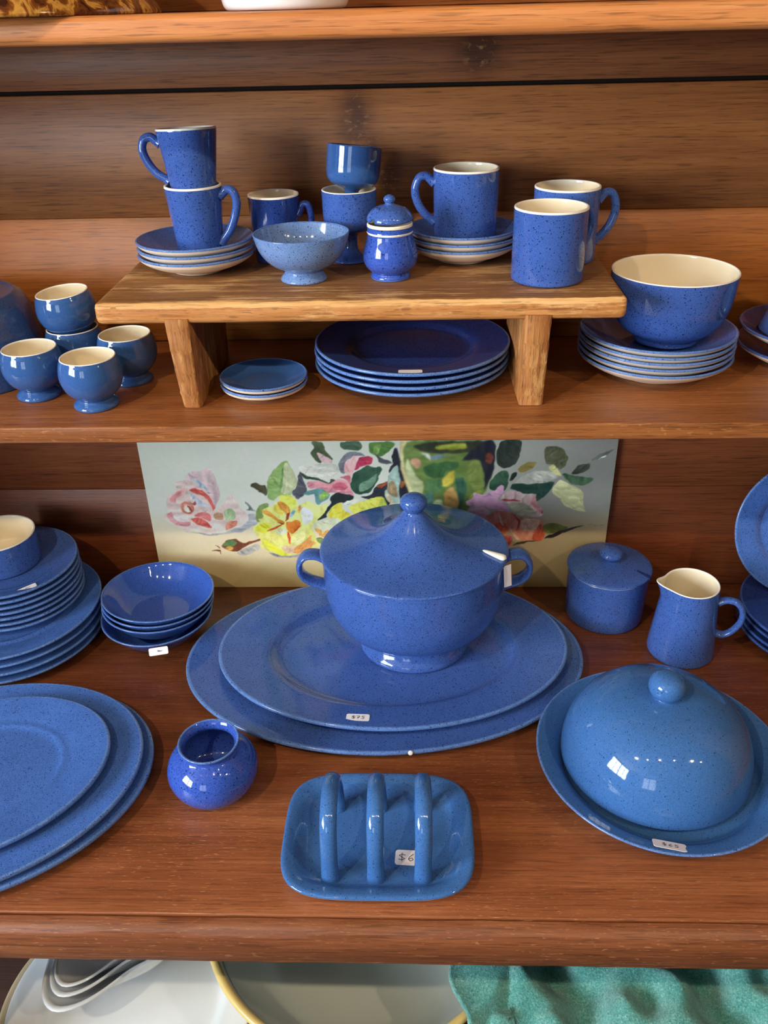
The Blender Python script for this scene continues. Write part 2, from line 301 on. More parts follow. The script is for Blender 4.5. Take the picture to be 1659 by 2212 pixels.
PAINT=[
(168,168,168,-353,104,-335,102,-308,94,-289,98,-266,101,-246,110,-234,119,-238,135,-248,135,-255,116,-273,107,-292,98,-318,100),
(216,188,184,-335,194,-329,203,-316,207,-308,207,-303,211,-297,213,-293,203,-289,191,-287,175,-288,161,-294,150,-300,140,-308,175,-321,189),
(228,202,188,-366,167,-350,173,-350,187,-340,191,-330,192,-317,184,-305,175,-297,147,-300,137,-282,155,-271,170,-265,161,-258,142,-248,135,-249,123,-259,112,-272,109,-285,103,-294,99,-305,101,-309,97,-320,101,-335,105,-350,104,-359,114,-374,122,-377,130,-365,141,-369,150),
(224,152,146,-362,163,-345,176,-335,180,-341,167,-352,161,-356,153,-363,156),
(222,150,150,-373,133,-362,140,-361,124,-348,118,-335,121,-339,110,-354,113,-368,121),
(205,90,80,-333,176,-320,178,-308,173,-302,163,-296,147,-300,138,-304,156,-314,167,-326,168),
(175,190,200,-328,194,-316,191,-307,181,-303,173,-310,177,-320,187),
(195,200,205,-334,174,-324,163,-314,156,-305,147,-314,146,-324,150,-331,163),
(160,70,60,-335,156,-329,151,-324,158,-322,150,-328,148,-332,153),
(200,120,95,-349,149,-340,156,-331,153,-327,143,-332,133,-341,133,-348,138),
(240,215,195,-343,149,-335,150,-331,140,-338,135,-343,140),
(150,60,45,-338,150,-334,147,-331,138,-333,137,-337,144),
(218,100,85,-337,127,-327,128,-315,124,-308,116,-304,109,-319,112,-329,118),
(210,110,105,-331,130,-318,138,-306,134,-306,119,-314,125,-324,128),
(240,215,205,-363,133,-358,124,-345,121,-337,125,-352,128),
(170,190,140,-286,137,-277,145,-267,139,-268,125,-283,121),
(195,150,110,-302,132,-294,137,-287,135,-287,124,-298,124),
(222,140,110,-285,118,-274,123,-265,122,-269,112,-285,103),
(178,174,168,-274,65,-257,73,-237,82,-234,72,-258,59,-269,59),
(120,65,45,-296,77,-286,88,-273,91,-267,85,-257,82,-230,92,-231,88,-256,78,-263,71,-275,66,-288,70),
(95,130,80,-295,77,-287,86,-277,89,-269,82,-277,76,-288,77),
(200,150,70,-292,71,-284,79,-275,74,-280,68),
(120,50,40,-315,68,-297,71,-297,67),
(120,50,40,-306,79,-297,74,-298,72),
(120,50,40,-298,70,-296,60,-296,69),
(120,130,120,-251,157,-245,151,-241,142,-235,139,-253,141,-246,144),
(150,180,105,-186,225,-178,212,-171,195,-170,186,-177,176,-182,165,-200,165,-208,156,-216,160,-217,173,-215,189,-209,202,-199,212),
(198,200,152,-186,225,-171,195,-170,186,-183,167,-198,168,-192,195),
(110,150,80,-190,212,-188,212,-196,170,-200,170),
(80,76,48,-243,183,-231,188,-224,183,-217,183,-217,164,-224,168,-230,170,-229,173),
(85,85,88,-167,206,-163,195,-157,173,-166,163,-173,158,-180,167,-178,173,-172,179),
(135,155,85,-237,141,-227,151,-216,153,-216,138,-226,124,-238,118),
(76,90,58,-147,253,-132,253,-126,236,-116,227,-118,223,-133,229,-133,219,-141,220,-149,234,-143,241),
(222,185,180,-141,237,-129,230,-117,224,-118,217,-132,219),
(70,95,70,-106,253,-74,252,-76,239,-89,238,-101,240,-106,244),
(85,125,60,-65,252,-26,252,-33,239,-48,227,-56,230,-66,236),
(125,160,80,-58,246,-45,249,-53,231,-58,233),
(125,125,130,-109,218,-102,230,-88,237,-76,236,-68,229,-86,230,-96,221,-102,199,-109,204),
(214,210,192,-171,212,-152,215,-134,219,-111,218,-109,201,-126,187,-156,198),
(182,55,80,-84,225,-67,230,-59,227,-60,218,-67,214,-77,212,-87,205,-88,216),
(225,170,165,-100,221,-83,231,-80,225,-87,205,-94,195,-104,206),
(205,110,120,-110,195,-96,199,-92,195,-94,182,-101,192),
(220,145,150,-159,187,-140,189,-126,184,-111,193,-101,190,-94,182,-87,163,-102,169,-116,169,-130,170,-143,178,-154,176),
(204,100,112,-122,182,-107,188,-96,179,-102,173,-116,174),
(48,72,50,-168,207,-156,197,-142,195,-130,189,-125,186,-122,193,-115,190,-125,184,-137,189,-162,193),
(46,80,58,-90,201,-67,215,-60,211,-47,212,-51,196,-60,179,-64,168,-84,165,-95,180,-91,191),
(105,140,112,-81,184,-66,191,-52,202,-60,182,-70,172,-82,169),
(95,140,135,-166,167,-155,174,-139,178,-130,173,-123,165,-131,155,-144,148,-146,157,-147,168,-158,165),
(140,175,80,-141,166,-132,174,-124,166,-138,154),
(32,40,36,-148,121,-135,136,-122,153,-126,160,-112,171,-99,167,-90,165,-91,158,-104,152,-110,155,-123,144,-132,131,-131,127),
(38,40,48,-81,163,-62,164,-59,179,-42,188,-27,179,-39,143,-47,155,-69,158),
(165,85,40,-59,179,-49,182,-39,190,-40,183,-50,176),
(150,150,146,-226,67,-213,61,-194,59,-171,63,-173,58,-198,54,-216,57),
(238,228,130,-245,110,-232,120,-236,125,-225,126,-227,143,-209,147,-209,154,-199,155,-200,165,-183,167,-174,157,-173,147,-167,150,-156,157,-146,150,-137,147,-127,153,-132,137,-147,121,-154,114,-151,97,-142,79,-165,67,-189,59,-206,58,-213,62,-226,68,-237,75,-233,87,-242,99),
(242,232,95,-200,165,-183,167,-174,157,-179,144,-189,141,-198,152),
(225,205,80,-210,149,-198,151,-191,138,-199,131,-209,138),
(225,150,50,-228,141,-216,139,-206,126,-194,119,-199,114,-212,126,-225,134),
(220,150,60,-205,154,-192,155,-184,137,-189,128,-198,141),
(140,40,25,-190,134,-185,136,-189,124,-194,119,-192,126),
(140,40,25,-210,120,-197,117,-197,114),
(242,225,60,-236,115,-221,121,-216,109,-227,98,-240,104),
(228,130,40,-194,119,-184,119,-175,124,-170,119,-176,104,-186,97,-192,104),
(205,70,35,-192,104,-190,98,-189,80,-192,84,-194,98),
(205,70,35,-186,97,-173,113,-169,114,-179,103),
(205,70,35,-225,104,-212,109,-198,116,-202,111,-217,103),
(230,230,190,-212,104,-193,109,-196,98,-206,96),
(240,232,215,-168,147,-157,141,-149,136,-155,119,-167,114,-169,134),
(225,165,95,-173,149,-168,149,-170,134,-174,137),
(232,228,150,-189,91,-176,104,-165,106,-165,89,-178,77,-188,80),
(245,235,62,-232,91,-215,79,-197,63,-188,61,-206,58,-225,72),
(238,195,158,-205,77,-184,77,-170,75,-167,68,-188,61,-202,68),
(230,160,90,-185,72,-166,86,-154,99,-158,84,-146,84,-165,67,-185,61),
(140,180,190,-182,141,-177,140,-183,128,-188,126),
(238,228,185,-153,118,-132,122,-115,126,-75,134,-39,137,-39,97,-135,80,-141,94,-149,104),
(235,165,80,-150,111,-140,107,-141,96,-133,107,-122,102,-130,91,-140,91,-148,101),
(238,212,70,-132,127,-123,144,-108,156,-107,140,-92,130,-98,124,-110,121,-118,126),
(225,228,200,-106,152,-88,160,-80,156,-99,147),
(238,222,90,-99,147,-82,153,-61,160,-45,163,-39,143,-40,134,-61,132,-83,127,-92,132),
(190,200,80,-52,156,-44,161,-39,140,-56,137),
(238,170,90,-90,130,-75,137,-54,136,-75,129),
(130,150,80,-151,91,-139,91,-135,84,-139,75,-144,79),
(165,190,175,-26,215,-22,204,-21,178,-23,153,-28,148,-38,152,-44,164,-44,173,-39,175,-40,192,-34,204),
(150,125,90,-39,183,-33,190,-25,180,-24,161,-32,163,-40,171),
(215,190,150,-44,171,-36,166,-28,148,-38,152),
(150,120,120,-37,142,-20,150,-14,138,-25,123,-38,135),
(34,34,42,-27,246,-22,232,-20,211,-5,159,-16,148,-23,161,-21,190,-25,216,-31,210,-36,201,-38,206,-31,217,-33,228),
(80,82,85,-59,235,-49,226,-31,218,-39,214,-51,217),
(175,100,45,-21,189,-13,186,-20,174),
(108,130,64,-20,254,112,253,115,234,113,200,103,168,73,135,66,114,17,114,-5,161,-14,183,-20,208,-21,235),
(222,208,150,-20,254,-9,254,-17,237,-15,211,-9,191,0,161,-5,161,-14,183,-20,208,-21,235),
(188,192,140,-11,228,-1,204,6,191,14,186,11,161,24,127,15,135,0,161,-9,191,-14,211),
(50,55,36,-4,245,23,251,112,253,113,234,81,234,38,232,15,235,1,241),
(150,155,52,30,244,70,251,75,240,49,238,28,239),
(30,32,40,96,253,112,253,115,234,113,200,100,169,102,190,97,212,92,224,65,219,76,231),
(110,55,40,99,230,106,236,112,228,110,215,102,217),
(55,95,50,11,212,38,219,65,219,60,206,44,204,39,191,17,196,14,203),
(115,140,150,23,230,47,231,38,224,26,222),
(230,228,215,6,236,23,231,24,220,20,225,14,231),
(205,155,120,-6,224,0,226,8,223,9,214,4,208,-2,212,-6,218),
(85,125,75,15,191,39,191,41,173,28,166,17,173),
(95,140,125,11,166,24,171,28,161,24,140,14,154),
(205,185,70,39,191,55,207,58,200,55,181,41,178),
(210,165,95,42,171,54,179,63,165,65,148,60,132,45,135,44,154),
(180,195,140,28,157,41,158,44,140,34,130,24,135),
(60,100,75,57,193,71,195,77,173,72,154,65,130,64,160,59,179),
(120,135,65,73,217,94,223,97,198,101,179,88,170,78,183),
(165,170,75,79,163,94,174,99,170,78,153),
(44,54,44,117,244,123,254,152,254,150,232,143,214,131,208,120,212,116,222),
(48,82,60,109,186,119,201,129,206,135,202,136,186,133,171,116,172,107,174),
(44,54,44,137,187,139,200,147,201,144,192),
(140,125,65,146,206,156,216,176,219,169,207,151,200),
(185,185,170,143,184,155,197,175,204,195,204,208,194,197,187,171,180,150,181),
(38,72,58,138,174,141,184,159,182,178,182,203,187,198,172,180,152,175,155,178,167,166,164,153,165,148,172),
(222,190,185,124,159,135,171,148,172,159,165,175,167,177,150,189,138,189,127,166,127,147,143,134,152),
(175,175,145,133,150,161,152,172,141,180,132,163,126,147,134),
(170,70,75,125,159,155,155,152,152,131,154),
(205,140,140,167,152,175,165,179,148,189,138,189,129,177,141),
(222,145,115,89,121,114,134,123,138,141,134,155,126,187,124,195,99,188,84,165,86,156,85,143,106,130,94,103,110),
(228,185,190,69,129,87,143,102,143,114,136,95,124,80,124),
(216,165,192,74,154,85,159,86,170,100,164,116,172,123,181,129,179,129,165,119,159,131,152,140,136,120,138,102,145,87,143,76,147),
(205,95,60,118,112,130,119,143,106,131,95,119,103),
(205,95,60,179,106,187,117,195,95,188,84,174,86),
(235,192,162,122,138,128,124,133,111,130,113,124,124),
(235,192,162,139,113,148,97,158,88,153,85,143,99),
(235,192,162,157,124,187,124,179,104,167,101,156,106),
(170,70,50,141,135,154,126,156,113,149,99,153,115,149,127),
(200,95,90,130,94,143,95,147,86,141,73),
(110,115,50,187,113,207,117,218,111,231,109,210,99,195,95),
(44,38,32,191,88,208,99,233,109,254,112,236,107,216,95,201,89),
(70,58,42,144,75,156,84,189,86,165,81),
(88,90,64,183,241,192,243,210,239,218,225,215,210,207,205,198,213,187,215,183,228),
(215,210,145,189,210,199,214,209,200,211,194,199,199),
(206,206,152,199,174,208,190,227,180,245,170,246,141,254,135,236,137,219,144,211,158,201,165),
(68,98,68,210,199,225,197,244,193,259,191,245,180,229,180,217,190),
(55,62,50,223,198,232,213,251,216,247,205,236,198),
(95,100,90,249,219,261,231,284,239,269,228,257,220),
(220,220,210,257,220,269,229,269,226),
(150,143,125,253,114,283,113,269,109)]
# ------------------------------------------------------------------ the shop room (seen only in the glaze)
M['wall'] = plain('wall_paint', srgb(84, 78, 70), .8, .2, .03, 3)
M['ceil'] = plain('ceiling_paint', srgb(140, 136, 128), .8, .2, .02, 3)
M['frame'] = plain('window_paint', srgb(214, 212, 206), .5, .4, .03, 12)
M['floorw'] = wood('floor_wood', (50, 36, 28), (76, 56, 42), (100, 76, 56), rough=.5)
M['metal'] = plain('lamp_metal', srgb(60, 60, 62), .4, .5, .05, 30)
def struct(o): o['kind'] = 'structure'; return o
ZF, ZC = -.85, 1.75
struct(box('floor', -2.6, 2.6, -3.2, 1.2, ZF-.05, ZF, 'floorw'))
struct(box('ceiling', -2.6, 2.6, -3.2, 1.2, ZC, ZC+.05, 'ceil'))
struct(box('wall_back', -2.6, 2.6, 1.14, 1.2, ZF, ZC, 'wall'))
struct(box('wall_right', 2.55, 2.6, -3.2, 1.14, ZF, ZC, 'wall'))
def wall_hole(name, axis, c0, c1, u0, u1, h0, h1, z0, z1):
    """wall slab with one window opening; axis 'x' = slab of constant x"""
    e = empty(name, (0, 0, 0)); struct(e)
    for (a, b, p, q) in ((u0, h0, ZF, ZC), (h1, u1, ZF, ZC), (h0, h1, ZF, z0), (h0, h1, z1, ZC)):
        if axis == 'x': box('wall_panel', c0, c1, a, b, p, q, 'wall', parent=e)
        else: box('wall_panel', a, b, c0, c1, p, q, 'wall', parent=e)
    return e
wall_hole('wall_left', 'x', -2.6, -2.55, -3.2, 1.14, -2.1, -.3, .38, 1.66)
wall_hole('wall_front', 'y', -3.2, -3.15, -2.55, 2.55, -1.72, -.58, .38, 1.66)
def window(name, axis, c, h0, h1, z0, z1, nb, nr):
    e = empty(name, (0, 0, 0)); struct(e); t = .022; d = .03
    def bar(nm, a, b, p, q):
        if axis == 'x': box(nm, c-d, c+d, a, b, p, q, 'frame', parent=e)
        else: box(nm, a, b, c-d, c+d, p, q, 'frame', parent=e)
    bar('window_frame', h0, h0+.05, z0, z1); bar('window_frame', h1-.05, h1, z0, z1); bar('window_frame', h0, h1, z0, z0+.05); bar('window_frame', h0, h1, z1-.05, z1)
    for i in range(1, nb): x = h0+(h1-h0)*i/nb; bar('muntin', x-t*(1.6 if i*2 == nb else .6), x+t*(1.6 if i*2 == nb else .6), z0, z1)
    for i in range(1, nr): z = z0+(z1-z0)*i/nr; bar('muntin', h0, h1, z-t*.6, z+t*.6)
window('window_1', 'x', -2.575, -2.1, -.3, .38, 1.66, 4, 3)
window('window_2', 'y', -3.175, -1.72, -.58, .38, 1.66, 2, 3)
# ceiling spotlights
for k, (x, y, pw) in enumerate(SPOTS):
    e = empty('ceiling_spotlight', (x, y, ZC))
    tag(e, ['ceiling spotlight nearest the window wall', 'ceiling spotlight second from the window wall', 'ceiling spotlight above the middle of the dresser', 'ceiling spotlight just right of the middle one', 'ceiling spotlight second from the plain wall', 'ceiling spotlight nearest the plain wall'][k], 'spotlight', 'ceiling spotlights')
    o = obj('lamp_housing', lathe('lamp_housing', [(0, 0), (.03, 0), (.035, -.02), (.042, -.09), (.039, -.092), (.034, -.05), (0, -.045)], ['metal'], 24), e)
    l = bpy.data.lights.new('spot_bulb', 'SPOT'); l.energy = pw; l.color = (1, .80, .56); l.spot_size = math.radians(95); l.spot_blend = .6; l.shadow_soft_size = .02
    lo = bpy.data.objects.new('spot_bulb', l); COL.objects.link(lo); lo.parent = e; lo.location = (0, .01, -.1)
    lo.rotation_euler = (Vector((x*.35, 1.0, .2))-Vector((x, y, ZC-.1))).to_track_quat('-Z', 'Y').to_euler()
# ------------------------------------------------------------------ the dresser
M['back_up'] = wood('back_board_upper', (92, 52, 26), (142, 86, 44), (174, 112, 60), (.9, 15, 15), rough=.5, dist=.7, seed=2.,
                    knots=((-.068, 1.1, .668, .020, 1.7), (-.05, 1.1, .63, .016, 1.4), (-.03, 1.1, .60, .014, 1.6)))
M['back_mid'] = wood('back_board_orange', (124, 68, 24), (156, 90, 34), (180, 110, 46), (.9, 12, 12), rough=.48, seed=6.)
M['back_top'] = wood('back_board_top', (84, 48, 28), (126, 76, 44), (158, 100, 60), (.9, 15, 15), rough=.5, seed=9., knots=((.075, 1.1, .735, .024, 1.0),))
M['back_low'] = wood('back_board_low', (84, 42, 22), (128, 66, 34), (156, 88, 48), (.9, 13, 13), rough=.5, seed=12.)
M['back_low2'] = wood('back_board_low2', (76, 38, 20), (122, 60, 30), (148, 80, 42), (.9, 15, 15), rough=.5, seed=17.)
M['shelf_w'] = wood('shelf_wood', (90, 50, 25), (138, 81, 41), (172, 108, 57), (.8, 22, 14), rough=.36, scratch=.38, seed=4.)
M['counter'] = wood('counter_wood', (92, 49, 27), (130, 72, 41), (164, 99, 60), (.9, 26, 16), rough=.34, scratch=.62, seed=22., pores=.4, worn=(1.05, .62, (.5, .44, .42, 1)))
M['nose'] = wood('nosing_wood', (82, 43, 24), (126, 70, 39), (162, 99, 58), (.9, 24, 30), rough=.46, scratch=.35, seed=31.)
M['topshelf'] = wood('top_shelf_wood', (150, 84, 40), (192, 118, 62), (214, 144, 84), (.9, 20, 40), rough=.45, seed=41.)
M['inner'] = wood('cupboard_inside', (44, 26, 18), (66, 38, 26), (84, 50, 34), rough=.6, seed=51.)
D = empty('dresser', (0, 0, ZF))
tag(D, 'reddish brown pine dresser with open shelves carrying all the blue china', 'dresser')
def dpart(o): o.parent = D; o.matrix_parent_inverse = Matrix.Translation((0, 0, -ZF)); return o
XW = 1.0
def rounded(y0, y1, z0, z1, r, n=5):
    """shelf section: flat back, rounded front nose"""
    P = [(y1, z0), (y1, z1)]
    for k in range(n+1): a = PI/2+PI/2*k/n; P.append((y0+r+r*math.cos(a), z1-r+r*math.sin(a)))
    for k in range(n+1): a = PI+PI/2*k/n; P.append((y0+r+r*math.cos(a), z0+r+r*math.sin(a)))
    return P[::-1]
dpart(extrude_x('shelf', rounded(.826, 1.098, .381, .4, .0022, 3), -XW, XW, 'shelf_w', nx=60, wob=.0001, seed=3))
dpart(extrude_x('shelf', rounded(.826, 1.098, .7585, .7805, .0075, 5), -XW, XW, 'topshelf', nx=60, wob=.0002, seed=8))
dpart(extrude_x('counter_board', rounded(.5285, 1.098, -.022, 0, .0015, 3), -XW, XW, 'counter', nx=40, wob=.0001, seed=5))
nos = [(.56, -.064), (.56, -.0225), (.5268, -.0225), (.5268, -.0022), (.5258, -.0014), (.519, -.0022), (.5125, -.006), (.5095, -.012), (.509, -.042), (.511, -.0465), (.5155, -.049), (.516, -.0595), (.519, -.064)]
dpart(extrude_x('counter_nosing', nos[::-1], -XW, XW, 'nose', nx=80, wob=.0003, seed=11))
for nm, z0, z1, mat, yo in (('back_board', .0005, .1725, 'back_low2', 0), ('back_board', .1735, .3805, 'back_low', 0), ('back_board', .4005, .5605, 'back_mid', 0),
                       ('back_board', .561, .6995, 'back_up', .0005), ('back_board', .7045, .7583, 'back_top', 0), ('back_board', .781, 1.2, 'back_up', 0)):
    dpart(box(nm, -XW, XW, 1.098+yo, 1.115, z0, z1, mat, .0006, 1))
dpart(box('back_batten', -XW, XW, 1.1155, 1.125, 0, 1.2, 'gapdark'))
M['side_w'] = wood('side_wood', (84, 42, 22), (128, 66, 34), (156, 88, 48), (.9, 13, 13), rough=.5, seed=14., upright=True)
for s in (-1, 1): dpart(box('side_panel', s*XW-.015, s*XW+.015, .54, 1.13, ZF, 1.5, 'side_w', .002, 1))
dpart(box('base_shelf', -XW+.016, XW-.016, .45, 1.1, -.425, -.405, 'inner', .002, 1))
dpart(box('base_back', -XW+.016, XW-.016, 1.1, 1.113, ZF, -.065, 'inner'))
dpart(box('stile', -.66, -.565, .53, .555, ZF, -.065, 'inner', .002, 1))
# ------------------------------------------------------------------ painting on board
VASE_END = 106
def paint_surface():
    x0, x1, z0, z1 = -.3958, .2846, 0.0, .305; st = .0011
    nx = int((x1-x0)/st)+1; nz = int((z1-z0)/st)+1
    X, Z = np.meshgrid(np.linspace(x0, x1, nx), np.linspace(z0, z1, nz)); rs = np.random.RandomState(4)
    def vnoise(sx, sz):
        gx = int((x1-x0)/sx)+3; gz = int((z1-z0)/sz)+3; g = rs.rand(gz, gx)
        u = (X-x0)/sx; v = (Z-z0)/sz; i = u.astype(int); j = v.astype(int); a = u-i; b = v-j; a = a*a*(3-2*a); b = b*b*(3-2*b)
        return (g[j, i]*(1-a)+g[j, i+1]*a)*(1-b)+(g[j+1, i]*(1-a)+g[j+1, i+1]*a)*b-.5
    sm = lambda e0, e1, x: (lambda t: t*t*(3-2*t))(np.clip((x-e0)/(e1-e0), 0, 1))
    c = lambda *v: np.array(v, float)
    t = ((X-x0)/(x1-x0))[..., None]
    wallc = c(232, 232, 212)*(1-sm(.45, .95, t))+c(160, 160, 148)*sm(.45, .95, t)
    wallc = wallc+c(-14, -8, -10)*sm(.2, .3, Z)[..., None]*(1-t)+c(-22, -22, -18)*sm(.82, 1, t)*sm(.15, .2, Z)[..., None]
    tabc = c(240, 226, 190)*(1-sm(.4, .8, t))+c(192, 172, 130)*sm(.4, .8, t)
    tabc = tabc*(1-sm(.09, .0, Z)[..., None])+(c(224, 198, 134)*(1-t)+c(160, 134, 84)*t)*sm(.09, .0, Z)[..., None]
    k = sm(.1, .145, Z+.012*vnoise(.1, .05))[..., None]; img = tabc*(1-k)+wallc*k
    img = img+9*vnoise(.05, .03)[..., None]*c(1, .6, .9)+4*vnoise(.004, .004)[..., None]
    wx = X+.0022*vnoise(.009, .009)+.0012*vnoise(.004, .004); wz = Z+.0022*vnoise(.009, .009)+.0012*vnoise(.004, .004)
    br1 = vnoise(.006, .014); br2 = vnoise(.016, .005); br3 = vnoise(.0025, .0025)
    for n_, p in enumerate(PAINT):
        col = np.minimum(c(*p[:3])*1.08, 250); px = np.array(p[3::2])/1000; pz = np.array(p[4::2])/1000
        for _ in range(2):   # round the corners of each brush shape
            nx_, nz_ = np.roll(px, -1), np.roll(pz, -1); px, pz = np.stack([.8*px+.2*nx_, .2*px+.8*nx_], 1).ravel(), np.stack([.8*pz+.2*nz_, .2*pz+.8*nz_], 1).ravel()
        a0, a1 = max(0, int((px.min()-.004-x0)/st)), min(nx, int((px.max()+.004-x0)/st)+2); b0, b1 = max(0, int((pz.min()-.004-z0)/st)), min(nz, int((pz.max()+.004-z0)/st)+2)
        if a1 <= a0 or b1 <= b0: continue
        sl = (slice(b0, b1), slice(a0, a1)); qx = wx[sl]; qz = wz[sl]; ins = np.zeros(qx.shape, bool); dist = np.full(qx.shape, 9.)
        for i in range(len(px)):
            ax, az, bx, bz = px[i-1], pz[i-1], px[i], pz[i]
            if az != bz:
                cr = (az > qz) != (bz > qz); ins ^= cr & (qx < (bx-ax)*(qz-az)/(bz-az)+ax)
            dx, dz = bx-ax, bz-az; L2 = dx*dx+dz*dz+1e-12; u = np.clip(((qx-ax)*dx+(qz-az)*dz)/L2, 0, 1)
            dist = np.minimum(dist, np.hypot(qx-ax-u*dx, qz-az-u*dz))
        sd = np.where(ins, dist, -dist); al = np.clip(sd/.0011+.5, 0, 1)[..., None]
        gx = (X[sl]-px.mean())/(np.ptp(px)+1e-6); gz = (Z[sl]-pz.mean())/(np.ptp(pz)+1e-6); an = n_*2.4
        shade = (gx*math.cos(an)+gz*math.sin(an))*26+(br1[sl] if n_ % 2 else br2[sl])*44+br3[sl]*16
        amp = .35+.65*col.mean()/200
        cc = col+shade[..., None]*amp*c(1, .95, .85)
        al2 = al[..., 0]
        for _ in range(int(5+min(40, np.ptp(px)*np.ptp(pz)*24000))):
            sx_ = rs.uniform(px.min(), px.max()); sz_ = rs.uniform(pz.min(), pz.max()); th = an+rs.uniform(-.7, .7); ln = rs.uniform(.003, .011); wd = rs.uniform(.0006, .0017)
            u = (qx-sx_)*math.cos(th)+(qz-sz_)*math.sin(th); v = -(qx-sx_)*math.sin(th)+(qz-sz_)*math.cos(th)+u*u*rs.uniform(-40, 40)
            m = np.clip(1.3-np.hypot(u/ln, v/wd), 0, 1)*.55; cc = cc+m[..., None]*rs.uniform(-62, 58)*amp*c(1, .95, .8)
        img[sl] = img[sl]*(1-al)+np.clip(cc, 8, 250)*al
        if n_ == VASE_END:
            i0, i1 = int((-.035-x0)/st), int((.125-x0)/st); B = img[:, i0:i1].copy()
            for _ in range(2): B[1:-1, 1:-1] = (B[:-2, 1:-1]+B[2:, 1:-1]+B[1:-1, :-2]+B[1:-1, 2:]+B[1:-1, 1:-1])/5
            msk = np.clip(np.minimum(X[:, i0:i1]+.035, .125-X[:, i0:i1])/.02, 0, 1)[..., None]; img[:, i0:i1] = img[:, i0:i1]*(1-msk)+B*msk
    img = np.clip(img, 0, 255)/255; lin = np.where(img <= .04045, img/12.92, ((img+.055)/1.055)**2.4)
    vs = np.stack([X, np.zeros_like(X), Z], -1).reshape(-1, 3)
    idx = np.arange(nx*nz).reshape(nz, nx); fs = np.stack([idx[:-1, :-1], idx[:-1, 1:], idx[1:, 1:], idx[1:, :-1]], -1).reshape(-1, 4)
    me = bpy.data.meshes.new('painted_surface'); me.vertices.add(len(vs)); me.vertices.foreach_set('co', vs.ravel())
    me.loops.add(fs.size); me.loops.foreach_set('vertex_index', fs.ravel()); me.polygons.add(len(fs))
    me.polygons.foreach_set('loop_start', np.arange(0, fs.size, 4)); me.polygons.foreach_set('loop_total', np.full(len(fs), 4)); me.update(calc_edges=True)
    ca = me.color_attributes.new('paint', 'FLOAT_COLOR', 'POINT'); ca.data.foreach_set('color', np.concatenate([lin.reshape(-1, 3), np.ones((nx*nz, 1))], 1).astype(np.float32).ravel())
    t_ = NT('oil_paint'); at = t_.n('ShaderNodeAttribute', _attribute_name='paint'); t_.l(at.outputs['Color'], t_.b.inputs['Base Color'])
    t_.b.inputs['Roughness'].default_value = .55; t_.bump(t_.noise(t_.coords(), 700, 3), .12, .0006); setmats(me, [t_.m]); return me
PT = empty('painting', (0, 1.0893, .0005)); tag(PT, 'oil painting of pink and yellow roses with a green vase, propped against the back boards', 'painting')
obj('painted_surface', paint_surface(), PT)
M['board'] = plain('painting_board', srgb(206, 190, 158), .7, .2, .05, 30)
bb_ = box('backing_board', -.3963, .2851, .0003, .004, 0, .3052, 'board', parent=PT)
# ------------------------------------------------------------------ china: shapes
def plate_me(name, R, H, well, foot, t, top, edge, under, sx=1, sy=1, seg=96, lipw=.004, th=.0054):
    """rimmed plate: t = thickness of the floor above the table"""
    d = min(.0065, H*.3)
    P = [(0, .0022, under), (foot*.93, .0022, under), (foot*.96, 0, under), (foot*1.02, 0, under), (foot*1.05, .0022, under), (well*1.0, .0032, under), (well*1.07, H-d-.0062, under), (well*1.14, H-d-.0046, under),
         (R*.95, H-th, under), (R-.0014, H-th*.75, edge), (R, H-th*.36, edge), (R-.0012, H, edge), (R-lipw, H-.0004, top), (R-lipw*1.8, H-.0012, top), (well*1.13, H-d+.0004, top), (well*1.05, H-d-.0012, top), (well*.985, t+.0026, top), (well*.93, t+.0004, top), (well*.8, t, top), (0, t, top)]
    mats = list(dict.fromkeys([under, edge, top]))
    return lathe(name, P, mats, seg, sx, sy, 2)
def rim_z(R, H, well, r):
    d = min(.0065, H*.3); return H-d+d*max(0, min(1, (r-well*1.13)/(R-well*1.13)))
def coupe_me(name, R, H, foot, t, top, edge, under, seg=80, sy=1):
    """saucer or shallow dish curving up without a separate rim"""
    P = [(0, .002, under), (foot*.92, .002, under), (foot*.95, 0, under), (foot*1.02, 0, under), (foot*1.08, .0025, under), (R*.78, H*.5-.0022, under), (R*.955, H-.0066, under), (R-.0012, H-.0034, under), (R-.0002, H-.0022, edge),
         (R, H-.001, edge), (R-.002, H, edge), (R*.955, H-.0012, top), (R*.78, H*.5+.0028, top), (foot*1.02, t+.0006, top), (foot*.8, t, top), (0, t, top)]
    return lathe(name, P, list(dict.fromkeys([under, edge, top])), seg, 1, sy, 2)
def mug_me(name, Rb, Rt, H, out='blue', inn='cream', lip='lip'):
    th = .0032
    P = [(0, .0015, out), (Rb*.86, .0015, lip), (Rb*.9, 0, lip), (Rb*.95, 0, out), (Rb, .0016, out), (Rb, .004, out), (Rb+(Rt-Rb)*.5, H*.5, out), (Rt, H-.004, out), (Rt, H-.0011, lip), (Rt-.0005, H, lip), (Rt-th+.0006, H, lip), (Rt-th, H-.002, inn),
         (Rb+(Rt-Rb)*.5-th, H*.5, inn), (Rb-th, .008, inn), (Rb-th*1.8, .0045, inn), (0, .004, inn)]
    return lathe(name, P, list(dict.fromkeys([out, lip, inn])), 64, smooth=2)
def put(name, me, loc, label, cat, group=None, rot=None):
    return tag(obj(name, me, None, loc, rot), label, cat, group)
ORD = ['bottom', 'second', 'third', 'fourth', 'fifth', 'sixth', 'seventh']
zr, zm = .5226, .4004
